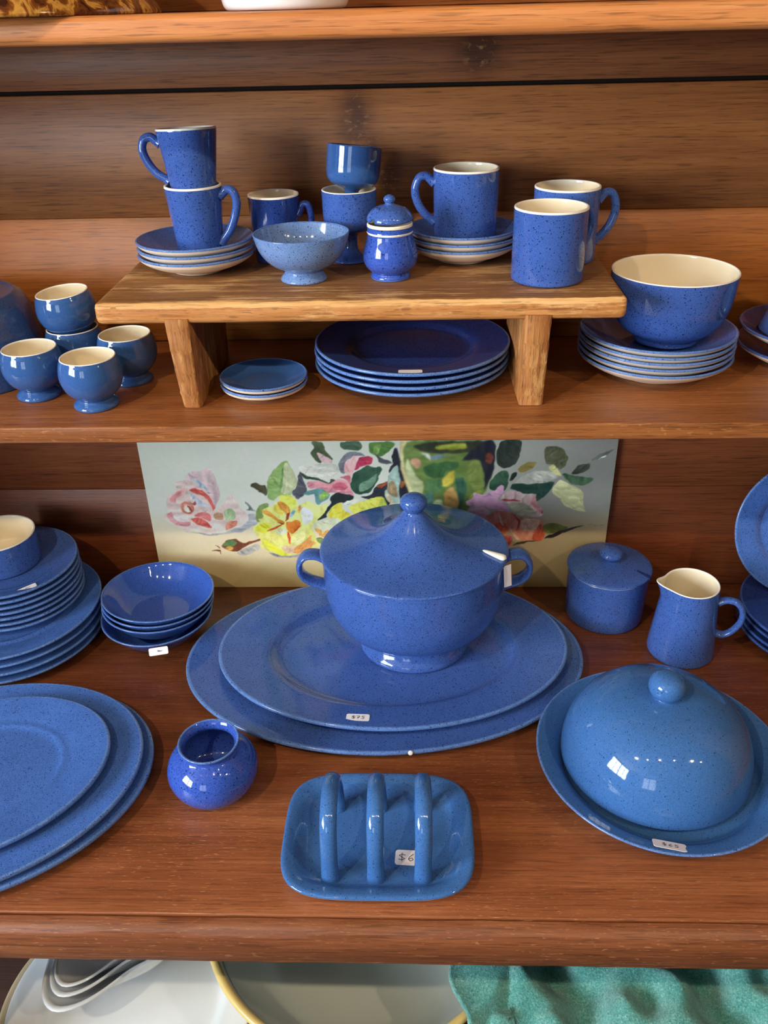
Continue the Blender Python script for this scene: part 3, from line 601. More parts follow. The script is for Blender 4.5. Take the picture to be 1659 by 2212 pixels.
# ------------------------------------------------------------------ wooden riser
M['riser'] = wood('riser_wood', (94, 60, 28), (136, 90, 46), (170, 120, 68), (1.2, 24, 30), (4, 190, 190), rough=.62, wear=(214, 170, 112), scratch=.5, bump=.5, seed=61.)
M['riser_edge'] = wood('riser_edge_wood', (132, 76, 32), (184, 118, 58), (216, 160, 96), (1.6, 40, 60), (5, 220, 220), rough=.62, wear=(230, 184, 122), bump=.6, seed=67.)
M['riser_leg'] = wood('riser_leg_wood', (92, 50, 22), (154, 94, 44), (196, 136, 76), (7, 34, 34), (14, 190, 190), rough=.6, wear=(206, 156, 96), bump=.7, seed=73., upright=True)
M['riser_worn'] = wood('riser_worn_wood', (176, 118, 60), (212, 158, 94), (232, 188, 128), (5, 60, 90), (12, 240, 240), rough=.65, bump=.7, seed=69.)
RS = empty('wooden_riser', (0, 0, zm)); tag(RS, 'worn pale wooden riser bench standing on the middle shelf', 'riser')
def roughboard(name, x0, x1, y0, y1, z0, z1, mats, r, amp, seed, parent, nx=90, ny=16):
    """worn board: rounded, uneven edges; front and end faces take the second material"""
    rnd = np.random.RandomState(seed); me = bpy.data.meshes.new(name); bm = bmesh.new(); bmesh.ops.create_cube(bm, size=1)
    for v in bm.verts: v.co = Vector(((x0+x1)/2+v.co.x*(x1-x0), (y0+y1)/2+v.co.y*(y1-y0), (z0+z1)/2+v.co.z*(z1-z0)))
    bmesh.ops.bevel(bm, geom=bm.edges[:], offset=r, segments=3, affect='EDGES', profile=.5)
    lx = [e for e in bm.edges if abs(e.verts[0].co.x-e.verts[1].co.x) > (x1-x0)*.5]
    bmesh.ops.subdivide_edges(bm, edges=lx, cuts=nx, use_grid_fill=True)
    ph = rnd.rand(8)*6.28
    for v in bm.verts:
        x, y, z = v.co; d = amp*(math.sin(x*61+ph[0])+.7*math.sin(x*143+z*90+ph[1])+.6*math.sin(x*311+ph[2]+z*200)+.4*math.sin(x*577+ph[3]))
        fr = max(0, 1-(y-y0)/(r*1.5)); v.co.y += d*fr; v.co.z += d*.5*fr*(1 if z > (z0+z1)/2 else -1)
    bm.normal_update(); bm.to_mesh(me)
    mi = [2 if (.2 < f.normal.z < .93 and f.normal.y < -.05) else (1 if f.normal.z < .62 else 0) for f in bm.faces]; bm.free(); setmats(me, mats); me.polygons.foreach_set('material_index', mi)
    me.polygons.foreach_set('use_smooth', [True]*len(me.polygons)); o = obj(name, me, parent); return o
rb = roughboard('riser_top', -.3345, .2185, .866, 1.068, .0985, .1218, ['riser', 'riser_edge', 'riser_worn'], .0062, .0005, 5, RS)
def riser_leg(xt, wt, xb, wb_, seed):
    """upright end board, front edge whittled narrower towards the foot"""
    ph = random.Random(seed).uniform(0, 6); vs = []; fs = []; n = 22; ring = 12
    for i in range(n+1):
        u = i/n; z = .0002+(.1045-.0002)*u; cx = xb+(xt-xb)*u; hw = (wb_+(wt-wb_)*u**.8)/2; yf = .8640+.0100*(1-u)**1.5
        wv = .0004*math.sin(u*23+ph)+.0003*math.sin(u*51+ph*2); c = .0032
        P = [(cx-hw+c, yf), (cx+hw-c, yf), (cx+hw-c*.3, yf+c*.35), (cx+hw, yf+c), (cx+hw, .93), (cx+hw, 1.0), (cx+hw, 1.04), (cx-hw, 1.04), (cx-hw, 1.0), (cx-hw, .93), (cx-hw, yf+c), (cx-hw+c*.3, yf+c*.35)]
        for k, (x, y) in enumerate(P): vs.append((x+wv*(1 if k % 2 else -.6), y+(wv if k < 4 or k > 9 else 0), z))
    for i in range(n):
        for k in range(ring): fs.append((i*ring+k, i*ring+(k+1) % ring, (i+1)*ring+(k+1) % ring, (i+1)*ring+k))
    fs.append(tuple(range(ring-1, -1, -1))); fs.append(tuple(n*ring+k for k in range(ring)))
    me = pymesh('riser_leg', vs, fs, ['riser_leg'])
    try: me.set_sharp_from_angle(angle=math.radians(40))
    except Exception: pass
    return obj('riser_leg', me, RS)
riser_leg(-.2490, .0262, -.2475, .0195, 1); riser_leg(.1285, .0272, .1275, .0262, 2)
# ------------------------------------------------------------------ on the riser: left saucers and mugs
sauL = coupe_me('saucer', .0672, .0222, .029, .0066, 'blue2', 'edge', 'bisque')
for k in range(3):
    put('saucer', sauL, (-.2500+(.0006 if k == 1 else 0), .9955, zr+.0078*k), ['bottom', 'middle', 'top'][k]+' saucer of the three under the two stacked mugs', 'saucer', 'saucers under the stacked mugs', (0, 0, k*1.3))
EAR = [(.97, .80), (1.18, .93), (1.42, .93), (1.60, .80), (1.62, .62), (1.48, .42), (1.22, .22), (.98, .07)]
def mug(name, loc, Rb, Rt, H, ang, ear, label, mat='blue', wb=.0054, tn=.0047, rot=None, inn='cream', group=None, cat='mug'):
    e = empty(name, loc, 0, rot); tag(e, label, cat, group)
    obj('body', mug_me(name+'_body', Rb, Rt, H, mat, inn), e)
    path = [((Rb+(Rt-Rb)*z)+(q-1)*Rt, z*H) for q, z in ear]
    (ra, za), (rc, zc) = path[0], path[-1]
    (rb_, zb_), (rd, zd) = path[1], path[-2]; sa_ = (zb_-za)/(rb_-ra); sc_ = (zd-zc)/(rd-rc)
    path = [(ra-.0010, za-.0010*sa_), (ra+.0034, za+.0034*sa_)]+path[1:-1]+[(rc+.0034, zc+.0034*sc_), (rc-.0010, zc-.0010*sc_)]
    obj('handle', tube(name+'_handle', rz_path(path, ang), wb, tn, (-math.sin(ang), math.cos(ang), 0), [mat], 7), e)
    return e
LM = [(1, .84), (1.24, .925), (1.46, .89), (1.58, .74), (1.52, .54), (1.34, .33), (1, .12)]
UM = [(1, .78), (1.24, .875), (1.48, .84), (1.62, .68), (1.54, .48), (1.34, .31), (1, .18)]
mug('mug', (-.2450, .9955, zr+.0230), .0258, .0317, .0708, -.12, LM, 'lower tapered mug of the stacked pair, handle pointing right', group='stacked mugs on the riser')
mug('mug', (-.2440, .9955, zr+.0230+.0708-.0070), .0248, .0326, .0645, PI+.05, UM, 'upper tapered mug of the stacked pair, handle pointing left', group='stacked mugs on the riser', rot=(math.radians(-4), math.radians(-1.5), 0))
CUPE = [(1, .86), (1.25, .97), (1.5, .9), (1.62, .66), (1.5, .36), (1.25, .16), (1.0, .1)]
mug('coffee_cup', (-.1630, 1.0375, zr), .0262, .0297, .0752, -.1, [(1, .70), (1.18, .84), (1.4, .82), (1.52, .62), (1.44, .4), (1.2, .24), (1.0, .2)], 'dark blue small coffee cup half hidden behind the footed bowl', 'deep', wb=.0044, tn=.0038, cat='cup')
# footed bowl
fb = [(0, .003, 'pale'), (.022, .003, 'pale'), (.0235, 0, 'pale'), (.0255, 0, 'pale'), (.0258, .0025, 'pale'), (.0222, .0065, 'pale'), (.0195, .0105, 'pale'), (.023, .0128, 'pale'), (.036, .0185, 'pale'), (.0475, .032, 'pale'), (.0522, .0495, 'pale'), (.0523, .0506, 'edge'), (.0518, .0513, 'edge'),
      (.0503, .051, 'edge'), (.0497, .0492, 'pale'), (.045, .033, 'pale'), (.034, .0212, 'pale'), (.018, .0165, 'pale'), (0, .016, 'pale')]
put('footed_bowl', lathe('footed_bowl', fb, ['pale', 'edge'], 80), (-.1219, .9473, zr), 'small pale blue speckled footed bowl on the front of the riser', 'bowl')
# goblets
gb = lambda o, l: [(0, .002, o), (.019, .001, o), (.0215, 0, o), (.0225, .0012, o), (.021, .0035, o), (.011, .0085, o), (.0078, .014, o), (.0077, .0225, o), (.0085, .0305, o), (.0170, .0338, o), (.0268, .0375, o), (.0306, .0450, o), (.0313, .056, o), (.0314, .0788, o), (.0313, .0803, l), (.0306, .0808, l), (.0292, .0805, l),
                  (.0286, .079, 'cream'), (.0283, .062, 'cream'), (.0270, .051, 'cream'), (.021, .0435, 'cream'), (0, .041, 'cream')]
put('goblet', lathe('goblet', gb('blue', 'lip'), ['blue', 'lip', 'cream'], 56), (-.0740, 1.0276, zr), 'speckled blue footed goblet holding a second goblet in its mouth', 'goblet', 'stacked goblets')
gu = [(r, z, ('plain' if m == 'blue' else m)) for r, z, m in gb('blue', 'plain')]
put('goblet', lathe('goblet', [(r*.985*(.5 if z < .0075 else 1), (z*.6+.0115 if z < .03 else z)*.93, m) for r, z, m in gu], ['plain', 'cream'], 56), (-.0738, 1.0276, zr+.0510), 'plain blue goblet standing tilted inside the speckled one', 'goblet', 'stacked goblets', (math.radians(-6.5), math.radians(6), 0))
# mustard pot
MP = empty('mustard_pot', (-.0258, .9504, zr)); tag(MP, 'small round-bellied lidded mustard pot in royal blue on the riser', 'lidded pot')
mb = [(0, .0015, 'royal'), (.018, .0015, 'royal'), (.0195, 0, 'edge'), (.0215, 0, 'edge'), (.0222, .0022, 'royal'), (.0212, .0048, 'royal'), (.0195, .0065, 'royal'), (.0235, .0092, 'royal'), (.0288, .0155, 'royal'), (.0302, .024, 'royal'), (.0284, .034, 'royal'), (.0252, .0425, 'royal'), (.0243, .0475, 'royal'), (.0246, .0488, 'lip'), (.0252, .0498, 'lip'), (.0246, .0508, 'royal'),
      (.0246, .055, 'royal'), (.0248, .0562, 'cream'), (.0246, .0585, 'lip'), (.0236, .0592, 'lip'), (.0222, .0585, 'cream'), (.022, .05, 'cream'), (.024, .03, 'cream'), (.02, .012, 'cream'), (0, .008, 'cream')]
obj('body', lathe('mustard_body', mb, ['royal', 'edge', 'lip', 'cream'], 56), MP)
def notch(v, a):
    d = ((a-math.radians(215)+PI) % (2*PI))-PI
    if abs(d) < .2 and math.hypot(v[0], v[1]) > .0165: return (v[0]*.86, v[1]*.86, v[2]+.003)
    return v
ml = [(0, .0600, 'cream'), (.0215, .0600, 'cream'), (.0232, .0605, 'blue2'), (.0247, .0615, 'blue2'), (.0249, .0632, 'blue2'), (.0236, .067, 'blue2'), (.019, .0728, 'blue2'), (.011, .0762, 'blue2'), (.0055, .0775, 'blue2'), (.0045, .079, 'blue2'), (.0062, .0812, 'blue2'), (.0064, .0838, 'blue2'), (.0045, .0862, 'blue2'), (.0012, .0875, 'blue2'), (0, .0876, 'blue2')]
obj('lid', lathe('mustard_lid', ml, ['cream', 'blue2'], 64, deform=notch), MP)['label'] = 'domed lid with knob and spoon notch'
# right saucers and mugs
sauR = coupe_me('saucer', .0645, .0222, .029, .0066, 'blue2', 'edge', 'bisque')
for k in range(3):
    put('saucer', sauR, (.0572+(.0004 if k == 1 else 0), 1.0275, zr+.0078*k), ['bottom', 'middle', 'top'][k]+' saucer of the three under the tall straight mug with left-pointing handle', 'saucer', 'saucers under the straight mug', (0, 0, k*2.1))
SE = [(1, .80), (1.22, .885), (1.42, .865), (1.55, .74), (1.55, .60), (1.43, .45), (1.22, .32), (1.0, .24)]
mug('mug', (.0595, 1.0275, zr+.0252), .0362, .0372, .0764, PI+.02, SE, 'straight blue mug standing on three saucers, handle pointing left')
mug('mug', (.1441, .9361, zr), .0388, .0388, .0765, .62, SE, 'large straight speckled mug nearest the front edge of the riser')
mug('mug', (.1730, 1.018, zr), .0366, .0370, .082, .12, SE, 'straight blue mug half hidden behind the large front mug', 'blue2')
# ------------------------------------------------------------------ middle shelf
gc = [(0, .002, 'plain'), (.0205, .002, 'plain'), (.022, 0, 'plain'), (.0245, 0, 'plain'), (.0252, .0025, 'plain'), (.0238, .0052, 'plain'), (.0195, .0082, 'plain'), (.0188, .0102, 'plain'), (.0215, .0122, 'plain'), (.0298, .0195, 'plain'), (.0342, .0305, 'plain'), (.0348, .0395, 'plain'), (.0325, .0515, 'plain'), (.0302, .0565, 'plain'), (.0300, .0578, 'lip'), (.0293, .0583, 'lip'),
      (.0282, .0576, 'lip'), (.0284, .056, 'cream'), (.0312, .046, 'cream'), (.031, .034, 'cream'), (.026, .0215, 'cream'), (.014, .0155, 'cream'), (0, .0148, 'cream')]
gm = lathe('globe_cup', gc, ['plain', 'lip', 'cream'], 64)
G = 'round footed cups'
put('footed_cup', gm, (-.3591, .8861, zm), 'round footed blue cup closest to the shelf edge, beside the riser leg', 'cup', G)
put('footed_cup', gm, (-.4362, .9161, zm), 'leftmost round footed blue cup on the middle shelf', 'cup', G)
put('footed_cup', gm, (-.3394, .9600, zm), 'round footed blue cup tucked under the end of the wooden riser', 'cup', G)
put('footed_cup', gm, (-.4105, .986, zm), 'lower round footed cup with another cup sitting on it', 'cup', G)
put('footed_cup', gm, (-.4090, .985, zm+.0440), 'upper round footed cup tipped inside the cup below it', 'cup', G, (math.radians(2), math.radians(-4), 0))
ib = [(0, .0772, 'under'), (.058, .0772, 'under'), (.0605, .0795, 'under'), (.064, .0795, 'under'), (.066, .0772, 'under'), (.0725, .072, 'under'), (.08, .05, 'under'), (.0845, .02, 'under'), (.086, .0025, 'under'), (.0855, 0, 'under'), (.083, 0, 'under'), (.0815, .0025, 'under'), (.0785, .03, 'under'), (.07, .062, 'under'), (.055, .071, 'under'), (0, .072, 'under')]
im = lathe('upturned_bowl', [(r, z*.82, m) for r, z, m in ib], ['under'], 72)
put('upturned_bowl', im, (-.5385, .985, zm), 'lower of two dark blue bowls stacked upside down behind the round cups', 'bowl', 'upturned bowls')
put('upturned_bowl', im, (-.5390, .985, zm+.0345), 'upper of two dark blue bowls stacked upside down behind the round cups', 'bowl', 'upturned bowls')
dm = coupe_me('dish', .0503, .0152, .028, .0058, 'plain', 'edge', 'bisque')
for k in range(2):
    put('sauce_dish', dm, (-.1730, .9208, zm+.0072*k), ('lower' if k == 0 else 'upper')+' small blue dish under the riser, bare cream outside', 'dish', 'small dishes under the riser')
dp = plate_me('dinner_plate', .1155, .019, .073, .061, .0070, 'deep', 'edge', 'under')  # dark glaze puts the shade under the riser into the plate colour
for k in range(4):
    p = put('dinner_plate', dp, (-.0035+.0012*(k % 2), .9775, zm+.0078*k), ['bottom', 'second lowest', 'third lowest', 'topmost'][k]+' shade-darkened blue dinner plate in the stack under the riser', 'plate', 'dinner plates under the riser', (0, 0, k*1.7))
s_ = sticker(p, (.104*math.cos(-1.59-5.1), .104*math.sin(-1.59-5.1), rim_z(.1155, .019, .073, .104)+.0006), (-.08, 0, -5.1), .026, .0115)
so = coupe_me('soup_plate', .0890, .0275, .041, .0052, 'blue2', 'edge', 'bisque', sy=1)
ORD5 = ['bottom', 'second lowest', 'middle', 'second highest', 'topmost']
for k in range(5):
    put('soup_plate', so, (.2822-.0006*(k % 2), .9722, zm+[0, .0077, .0147, .0213, .0282][k]), ORD5[k]+' soup plate in the stack under the large cream-lined bowl', 'plate', 'soup plates under the large bowl', (0, 0, k*1.1))
bb2 = [(0, .002, 'blue'), (.031, .002, 'blue'), (.033, 0, 'blue'), (.036, 0, 'blue'), (.0365, .003, 'blue'), (.0355, .006, 'blue'), (.044, .0095, 'blue'), (.058, .021, 'blue'), (.0665, .042, 'blue'), (.0696, .066, 'blue'), (.0702, .0795, 'blue'), (.0701, .0812, 'lip'), (.0694, .0819, 'lip'), (.068, .0815, 'lip'), (.0674, .0795, 'cream'), (.0665, .062, 'cream'), (.062, .041, 'cream'), (.052, .021, 'cream'), (.032, .011, 'cream'), (0, .009, 'cream')]
put('serving_bowl', lathe('serving_bowl', bb2, ['blue', 'lip', 'cream'], 88), (.2945, .9790, zm+.0372), 'large deep blue speckled bowl with cream inside on the soup plates', 'bowl')
sp2 = coupe_me('soup_plate', .0870, .026, .046, .0078, 'deep', 'blue', 'bisque')
for k in range(2): put('soup_plate', sp2, (.4735, .99, zm+.002+.0215*k), ('lower' if k == 0 else 'upper')+' soup plate beneath the upturned bowl at the right frame edge', 'plate', 'soup plates at the right edge')
put('upturned_bowl', lathe('upturned_bowl', [(0, .07, 'blue2'), (.03, .07, 'blue2'), (.034, .068, 'blue2'), (.048, .042, 'blue2'), (.06, .014, 'blue2'), (.0645, .002, 'blue2'), (.064, 0, 'blue2'), (.062, 0, 'cream'), (.057, .012, 'cream'), (.044, .04, 'cream'), (.03, .064, 'cream'), (0, .066, 'cream')], ['blue2', 'cream'], 64), (.4735, .99, zm+.0405), 'blue conical bowl upside down on soup plates at the right edge', 'bowl')
# ------------------------------------------------------------------ top shelf
tz = .7808
NTt = NT('tortoiseshell_glaze'); v_ = NTt.coords(scale=(1, 1, .4))
NTt.l(NTt.ramp(NTt.noise(v_, 60, 4, .6, 1.2), [(.36, srgb(58, 26, 12)), (.5, srgb(120, 66, 22)), (.58, srgb(196, 142, 62)), (.7, srgb(140, 84, 30))]), NTt.b.inputs['Base Color']); NTt.b.inputs['Roughness'].default_value = .12
M['tort'] = NTt.m
put('tortoiseshell_dish', lathe('tortoiseshell_dish', [(0, .0008, 'tort'), (.145, .0008, 'tort'), (.148, 0, 'tort'), (.151, 0, 'tort'), (.1515, .004, 'tort'), (.14, .018, 'tort'), (.128, .045, 'tort'), (.124, .075, 'tort'), (.12, .077, 'tort'), (.119, .07, 'tort'), (.122, .03, 'tort'), (.12, .012, 'tort'), (0, .01, 'tort')], ['tort'], 72), (-.395, .938, tz), 'brown tortoiseshell-glazed dish on the top shelf', 'dish')
put('white_dish', lathe('white_dish', [(0, .002, 'white'), (.05, .001, 'white'), (.054, 0, 'white'), (.058, .003, 'white'), (.06, .012, 'white'), (.07, .04, 'white'), (.08, .06, 'white'), (.078, .061, 'white'), (.066, .04, 'white'), (.05, .01, 'white'), (0, .008, 'white')], ['white'], 64), (-.119, .93, tz), 'plain white dish on the top shelf', 'dish')
# ------------------------------------------------------------------ lower shelf
Z0 = .0004
# tall stack on the far side
lp = plate_me('large_plate', .1275, .0205, .085, .071, .0125, 'plate', 'edge', 'under')
for k in range(4):
    put('large_plate', lp, (-.5800+.001*(k % 2), .9685, Z0+.0132*k), ['bottom', 'second lowest', 'third lowest', 'topmost'][k]+' large blue plate in the tall plate stack by the back boards', 'plate', 'large plates in the tall stack', (0, 0, k*.9))
sp = plate_me('side_plate', .0926, .0165, .066, .054, .0080, 'blue2', 'edge', 'under')
for k in range(7):
    p = put('side_plate', sp, (-.571+[0, .001, 0, .001, 0, .0005, 0][k], .986, Z0+.0396+.0127+.0088*k), ['lowest', 'second lowest', 'third lowest', 'middle', 'third highest', 'second highest', 'topmost'][k]+' side plate of the seven stacked on the large plates', 'plate', 'side plates in the tall stack', (0, 0, 0))
zt = Z0+.0523+.0088*6
sticker(p, (.0500, -.0655, rim_z(.0926, .0165, .066, .0824)+.0008), (-.12, -.1, .62), .0265, .011, [SCRIB], .004)
rk = [(0, .0015, 'blue2'), (.044, .0015, 'blue2'), (.0455, 0, 'blue2'), (.0475, 0, 'blue2'), (.0487, .002, 'blue2'), (.0495, .025, 'blue2'), (.0500, .045, 'blue2'), (.0499, .0475, 'lip'), (.049, .0482, 'lip'), (.047, .0478, 'lip'), (.0462, .046, 'cream'), (.0455, .02, 'cream'), (.0435, .006, 'cream'), (0, .0055, 'cream')]
put('ramekin', lathe('ramekin', rk, ['blue2', 'lip', 'cream'], 72), (-.5810, .9930, zt+.0092), 'straight-sided cream-lined pot on top of the tall plate stack', 'pot')
# stacked bowls, slightly tipped
M['bowlblue'] = glaze('bowl_blue', (60, 96, 186), .3, 420, .06, .1, dark=(20, 30, 90), size=.4)
bo = [(0, .002, 'under'), (.034, .002, 'under'), (.0355, 0, 'under'), (.038, 0, 'under'), (.039, .003, 'under'), (.056, .012, 'under'), (.0695, .0285, 'under'), (.0755, .0368, 'bowlblue'), (.0780, .0390, 'edge'), (.0786, .0405, 'edge'), (.0778, .0415, 'edge'), (.0752, .0408, 'bowlblue'), (.069, .0320, 'bowlblue'), (.057, .0164, 'bowlblue'), (.044, .0078, 'bowlblue'), (.036, .0054, 'bowlblue'), (0, .0050, 'bowlblue')]
bm_ = lathe('fruit_bowl', bo, ['under', 'bowlblue', 'edge'], 80)
for k in range(4):
    o = put('fruit_bowl', bm_, (-.3690+.0006*k+(-.001 if k == 0 else 0), .9760+.0012*k-(.003 if k == 0 else 0), Z0+.0004+[0, .0155, .0233, .0311][k]), ['bottom', 'second lowest', 'second highest', 'topmost'][k]+' shallow blue bowl of the four stacked left of the painting', 'bowl', 'four stacked shallow bowls', (math.radians([0, -2.2, -2.4, -2.6][k]), math.radians([0, 1.6, 1.8, 2.0][k]), 0))
    if k == 0: sticker(o, (.021, -.0785, .0330), (1.0, 0, .25), .0255, .0105, [SCRIB], .004)
def slot(parent, ang, r0, r1, w0, w1, z0, z1, mat, nm):
    c, s = math.cos(ang), math.sin(ang); f = lambda r, t, z: (r*c-t*s, r*s+t*c, z)
    v = [f(r0, -w0, z0), f(r0, w0, z0), f(r1, w1, z1), f(r1, -w1, z1)]; v += [(x, y, z-.004) for x, y, z in v]
    return obj(nm, pymesh(nm, v, [(0, 1, 2, 3), (7, 6, 5, 4), (0, 4, 5, 1), (1, 5, 6, 2), (2, 6, 7, 3), (3, 7, 4, 0)], [mat], None, False), parent)
# big oval platters with the tureen
po = plate_me('platter', .2689, .0225, .172, .146, .0105, 'blue2', 'edge', 'under', 1, .1800/.2689, 128, .007, .008)
PO1 = put('oval_platter', po, (-.0425, .9035, Z0), 'larger oval blue platter lying under the tureen platter', 'platter', 'platters under the tureen', (0, 0, .0345))
pi_ = plate_me('platter', .2359, .0270, .160, .136, .0105, 'blue2', 'edge', 'under', 1, .161/.2359, 128, .007, .008)
P2 = put('oval_platter', pi_, (-.0308, .9080, Z0+.0112), 'smaller oval blue platter with price sticker directly beneath the tureen', 'platter', 'platters under the tureen', (0, 0, .0342))
sticker(P2, (-.0445, -.1380, rim_z(.2359, .027, .160, .2045)+.0009), (-.10, 0, -.07), .0285, .0130, [DOLLAR, SEVEN, FIVE], .0052)
chp = obj('glaze_chip', lathe('glaze_chip', [(.003, 0), (.003, .0008), (.0018, .0014), (0, .0015)], ['lip'], 12), PO1, (.0300, -.1787, .0205), (1.2, 0, 0)); chp['label'] = 'white chip on the rim'
TZ = Z0+.0222
TU = empty('soup_tureen', (-.0015, .9290, TZ)); tag(TU, 'large round blue soup tureen with knobbed lid and two loop handles', 'tureen')
tb = [(0, .012, 'blue2'), (.05, .010, 'blue2'), (.064, .0015, 'blue2'), (.069, 0, 'blue2'), (.0735, .0015, 'blue2'), (.0745, .006, 'blue2'), (.0725, .0105, 'blue2'), (.0665, .017, 'blue2'), (.0625, .027, 'blue2'), (.064, .0315, 'blue2'), (.087, .0395, 'blue2'), (.107, .059, 'blue2'), (.1168, .088, 'blue2'), (.1185, .122, 'blue2'), (.119, .147, 'blue2'), (.1195, .1515, 'blue2'), (.1185, .153, 'cream'), (.115, .1528, 'cream'), (.1135, .150, 'cream'), (.113, .12, 'cream'), (.1, .064, 'cream'), (.06, .044, 'cream'), (0, .040, 'cream')]
SYT = .93
obj('body', lathe('tureen_body', tb, ['blue2', 'cream'], 96, 1, SYT), TU)
tl = [(0, .1525, 'cream'), (.108, .1525, 'cream'), (.118, .1532, 'blue2'), (.1212, .1538, 'blue2'), (.1222, .1555, 'blue2'), (.1205, .1575, 'blue2'), (.1165, .1585, 'blue2'), (.094, .1615, 'blue2'), (.07, .167, 'blue2'), (.05, .1755, 'blue2'), (.034, .187, 'blue2'), (.0225, .1995, 'blue2'), (.0148, .2075, 'blue2'), (.0118, .2105, 'blue2'), (.0112, .2125, 'blue2'), (.0155, .2165, 'blue2'), (.0178, .2225, 'blue2'), (.0165, .229, 'blue2'), (.010, .2335, 'blue2'), (.003, .2348, 'blue2'), (0, .2348, 'blue2')]
LD = obj('lid', lathe('tureen_lid', tl, ['cream', 'blue2'], 128, 1, SYT), TU)
ca, sa = math.cos(math.radians(-17)), math.sin(math.radians(-17))
def rad(r, z, t=0): return (r*ca-t*sa, (r*sa+t*ca)*SYT, z)
def tapered(name, p, q, r0, r1, flat, mat, n=14, seg=16):
    """round-ended tapering spoon-like bar between two points"""
    p = Vector(p); q = Vector(q); d = (q-p); L = d.length; d.normalize(); s1 = d.cross(Vector((0, 0, 1))).normalized(); s2 = s1.cross(d); vs = []; fs = []
    for i in range(n+1):
        u = i/n; r = (r0+(r1-r0)*u)*math.sqrt(max(0.0, 1-(2*abs(u-.5))**6))+1e-5
        for k in range(seg): a = 2*PI*k/seg; vs.append(p+d*(L*u)+s1*(r*math.cos(a))+s2*(r*flat*math.sin(a)))
    for i in range(n):
        for k in range(seg): fs.append((i*seg+k, i*seg+(k+1) % seg, (i+1)*seg+(k+1) % seg, (i+1)*seg+k))
    fs.append(tuple(range(seg-1, -1, -1))); fs.append(tuple(n*seg+k for k in range(seg)))
    return pymesh(name, vs, fs, [mat])
obj('notch_edge', tapered('notch_edge', rad(.0890, .1645, .005), rad(.1215, .1600, .0), .0022, .0066, .6, 'lip'), LD)['label'] = 'bare white edge of the lid notch'  # tapering bar laid on the lid for the unglazed notch edge
tg = box('paper_tag', -.0002, .0002, -.0055, .0055, -.030, 0, 'paper', parent=TU); tg.location = rad(.1235, .1530, -.004); tg.rotation_euler = (0, math.radians(-8), math.radians(-62)); tg['label'] = 'small paper price tag'
for s, an in ((-1, PI+.02), (1, -.02)):
    hp = [(.1165, .143), (.128, .1475), (.141, .1465), (.1495, .135), (.1485, .119), (.138, .108), (.124, .1025), (.1135, .0985)]
    obj('handle', tube('tureen_handle', rz_path(hp, an), .0125, .0044, (-math.sin(an), math.cos(an), 0), ['blue2'], 7, 14, .15), TU)
# jam pot
JP = empty('jam_pot', (.2790, 1.0270, Z0)); tag(JP, 'cylindrical lidded blue jam pot standing against the painting corner', 'lidded pot')
jb = [(0, .0015, 'blue2'), (.05, .0015, 'blue2'), (.0525, 0, 'blue2'), (.0545, 0, 'blue2'), (.0560, .002, 'blue2'), (.0568, .02, 'blue2'), (.0575, .06, 'blue2'), (.0578, .079, 'blue2'), (.0575, .0805, 'cream'), (.054, .0805, 'cream'), (.0535, .05, 'cream'), (.05, .008, 'cream'), (0, .006, 'cream')]
obj('body', lathe('jam_body', jb, ['blue2', 'cream'], 80), JP)
jl = [(0, .0806, 'under'), (.053, .0806, 'under'), (.0575, .081, 'blue2'), (.0596, .0818, 'blue2'), (.06, .0832, 'blue2'), (.0588, .0847, 'blue2'), (.055, .0858, 'blue2'), (.03, .0895, 'blue2'), (.014, .0918, 'blue2'), (.0082, .0932, 'blue2'), (.0072, .0955, 'blue2'), (.0135, .0975, 'blue2'), (.0172, .1022, 'blue2'), (.0155, .1078, 'blue2'), (.008, .1112, 'blue2'), (0, .1118, 'blue2')]
JL = obj('lid', lathe('jam_lid', jl, ['under', 'blue2'], 80), JP)
slot(JL, math.radians(-33), .040, .0605, .0016, .0042, .0888, .0846, 'deep', 'spoon_notch')['label'] = 'dark spoon notch cut in the lid'
# milk jug
def spout(v, a):
    d = ((a-(PI+.05)+PI) % (2*PI))-PI; g = math.exp(-(d/.34)**2); k = max(0, (v[2]-.078)/.035); k = k*k
    return (v[0]*(1+.38*g*k), v[1]*(1+.38*g*k), v[2]+.0045*g*k)
JG = empty('milk_jug', (.3685, .9420, Z0)); tag(JG, 'tapered blue milk jug with cream inside and pouring lip', 'jug')
jj = [(0, .0015, 'blue2'), (.039, .0015, 'blue2'), (.041, 0, 'blue2'), (.0435, 0, 'blue2'), (.0448, .002, 'blue2'), (.0445, .008, 'blue2'), (.0415, .04, 'blue2'), (.0385, .075, 'blue2'), (.0362, .100, 'blue2'), (.0356, .1105, 'blue2'), (.0354, .1122, 'lip'), (.0347, .1128, 'lip'), (.0332, .1124, 'lip'), (.0328, .11, 'cream'), (.0345, .08, 'cream'), (.039, .03, 'cream'), (.039, .01, 'cream'), (0, .006, 'cream')]
obj('body', lathe('jug_body', jj, ['blue2', 'lip', 'cream'], 96, deform=spout), JG)
ja = -.28
obj('handle', tube('jug_handle', rz_path([(.0368, .088), (.0475, .0935), (.0605, .091), (.069, .078), (.0685, .06), (.06, .044), (.05, .0365), (.0405, .037)], ja), .0062, .0042, (-math.sin(ja), math.cos(ja), 0), ['blue2'], 7), JG)
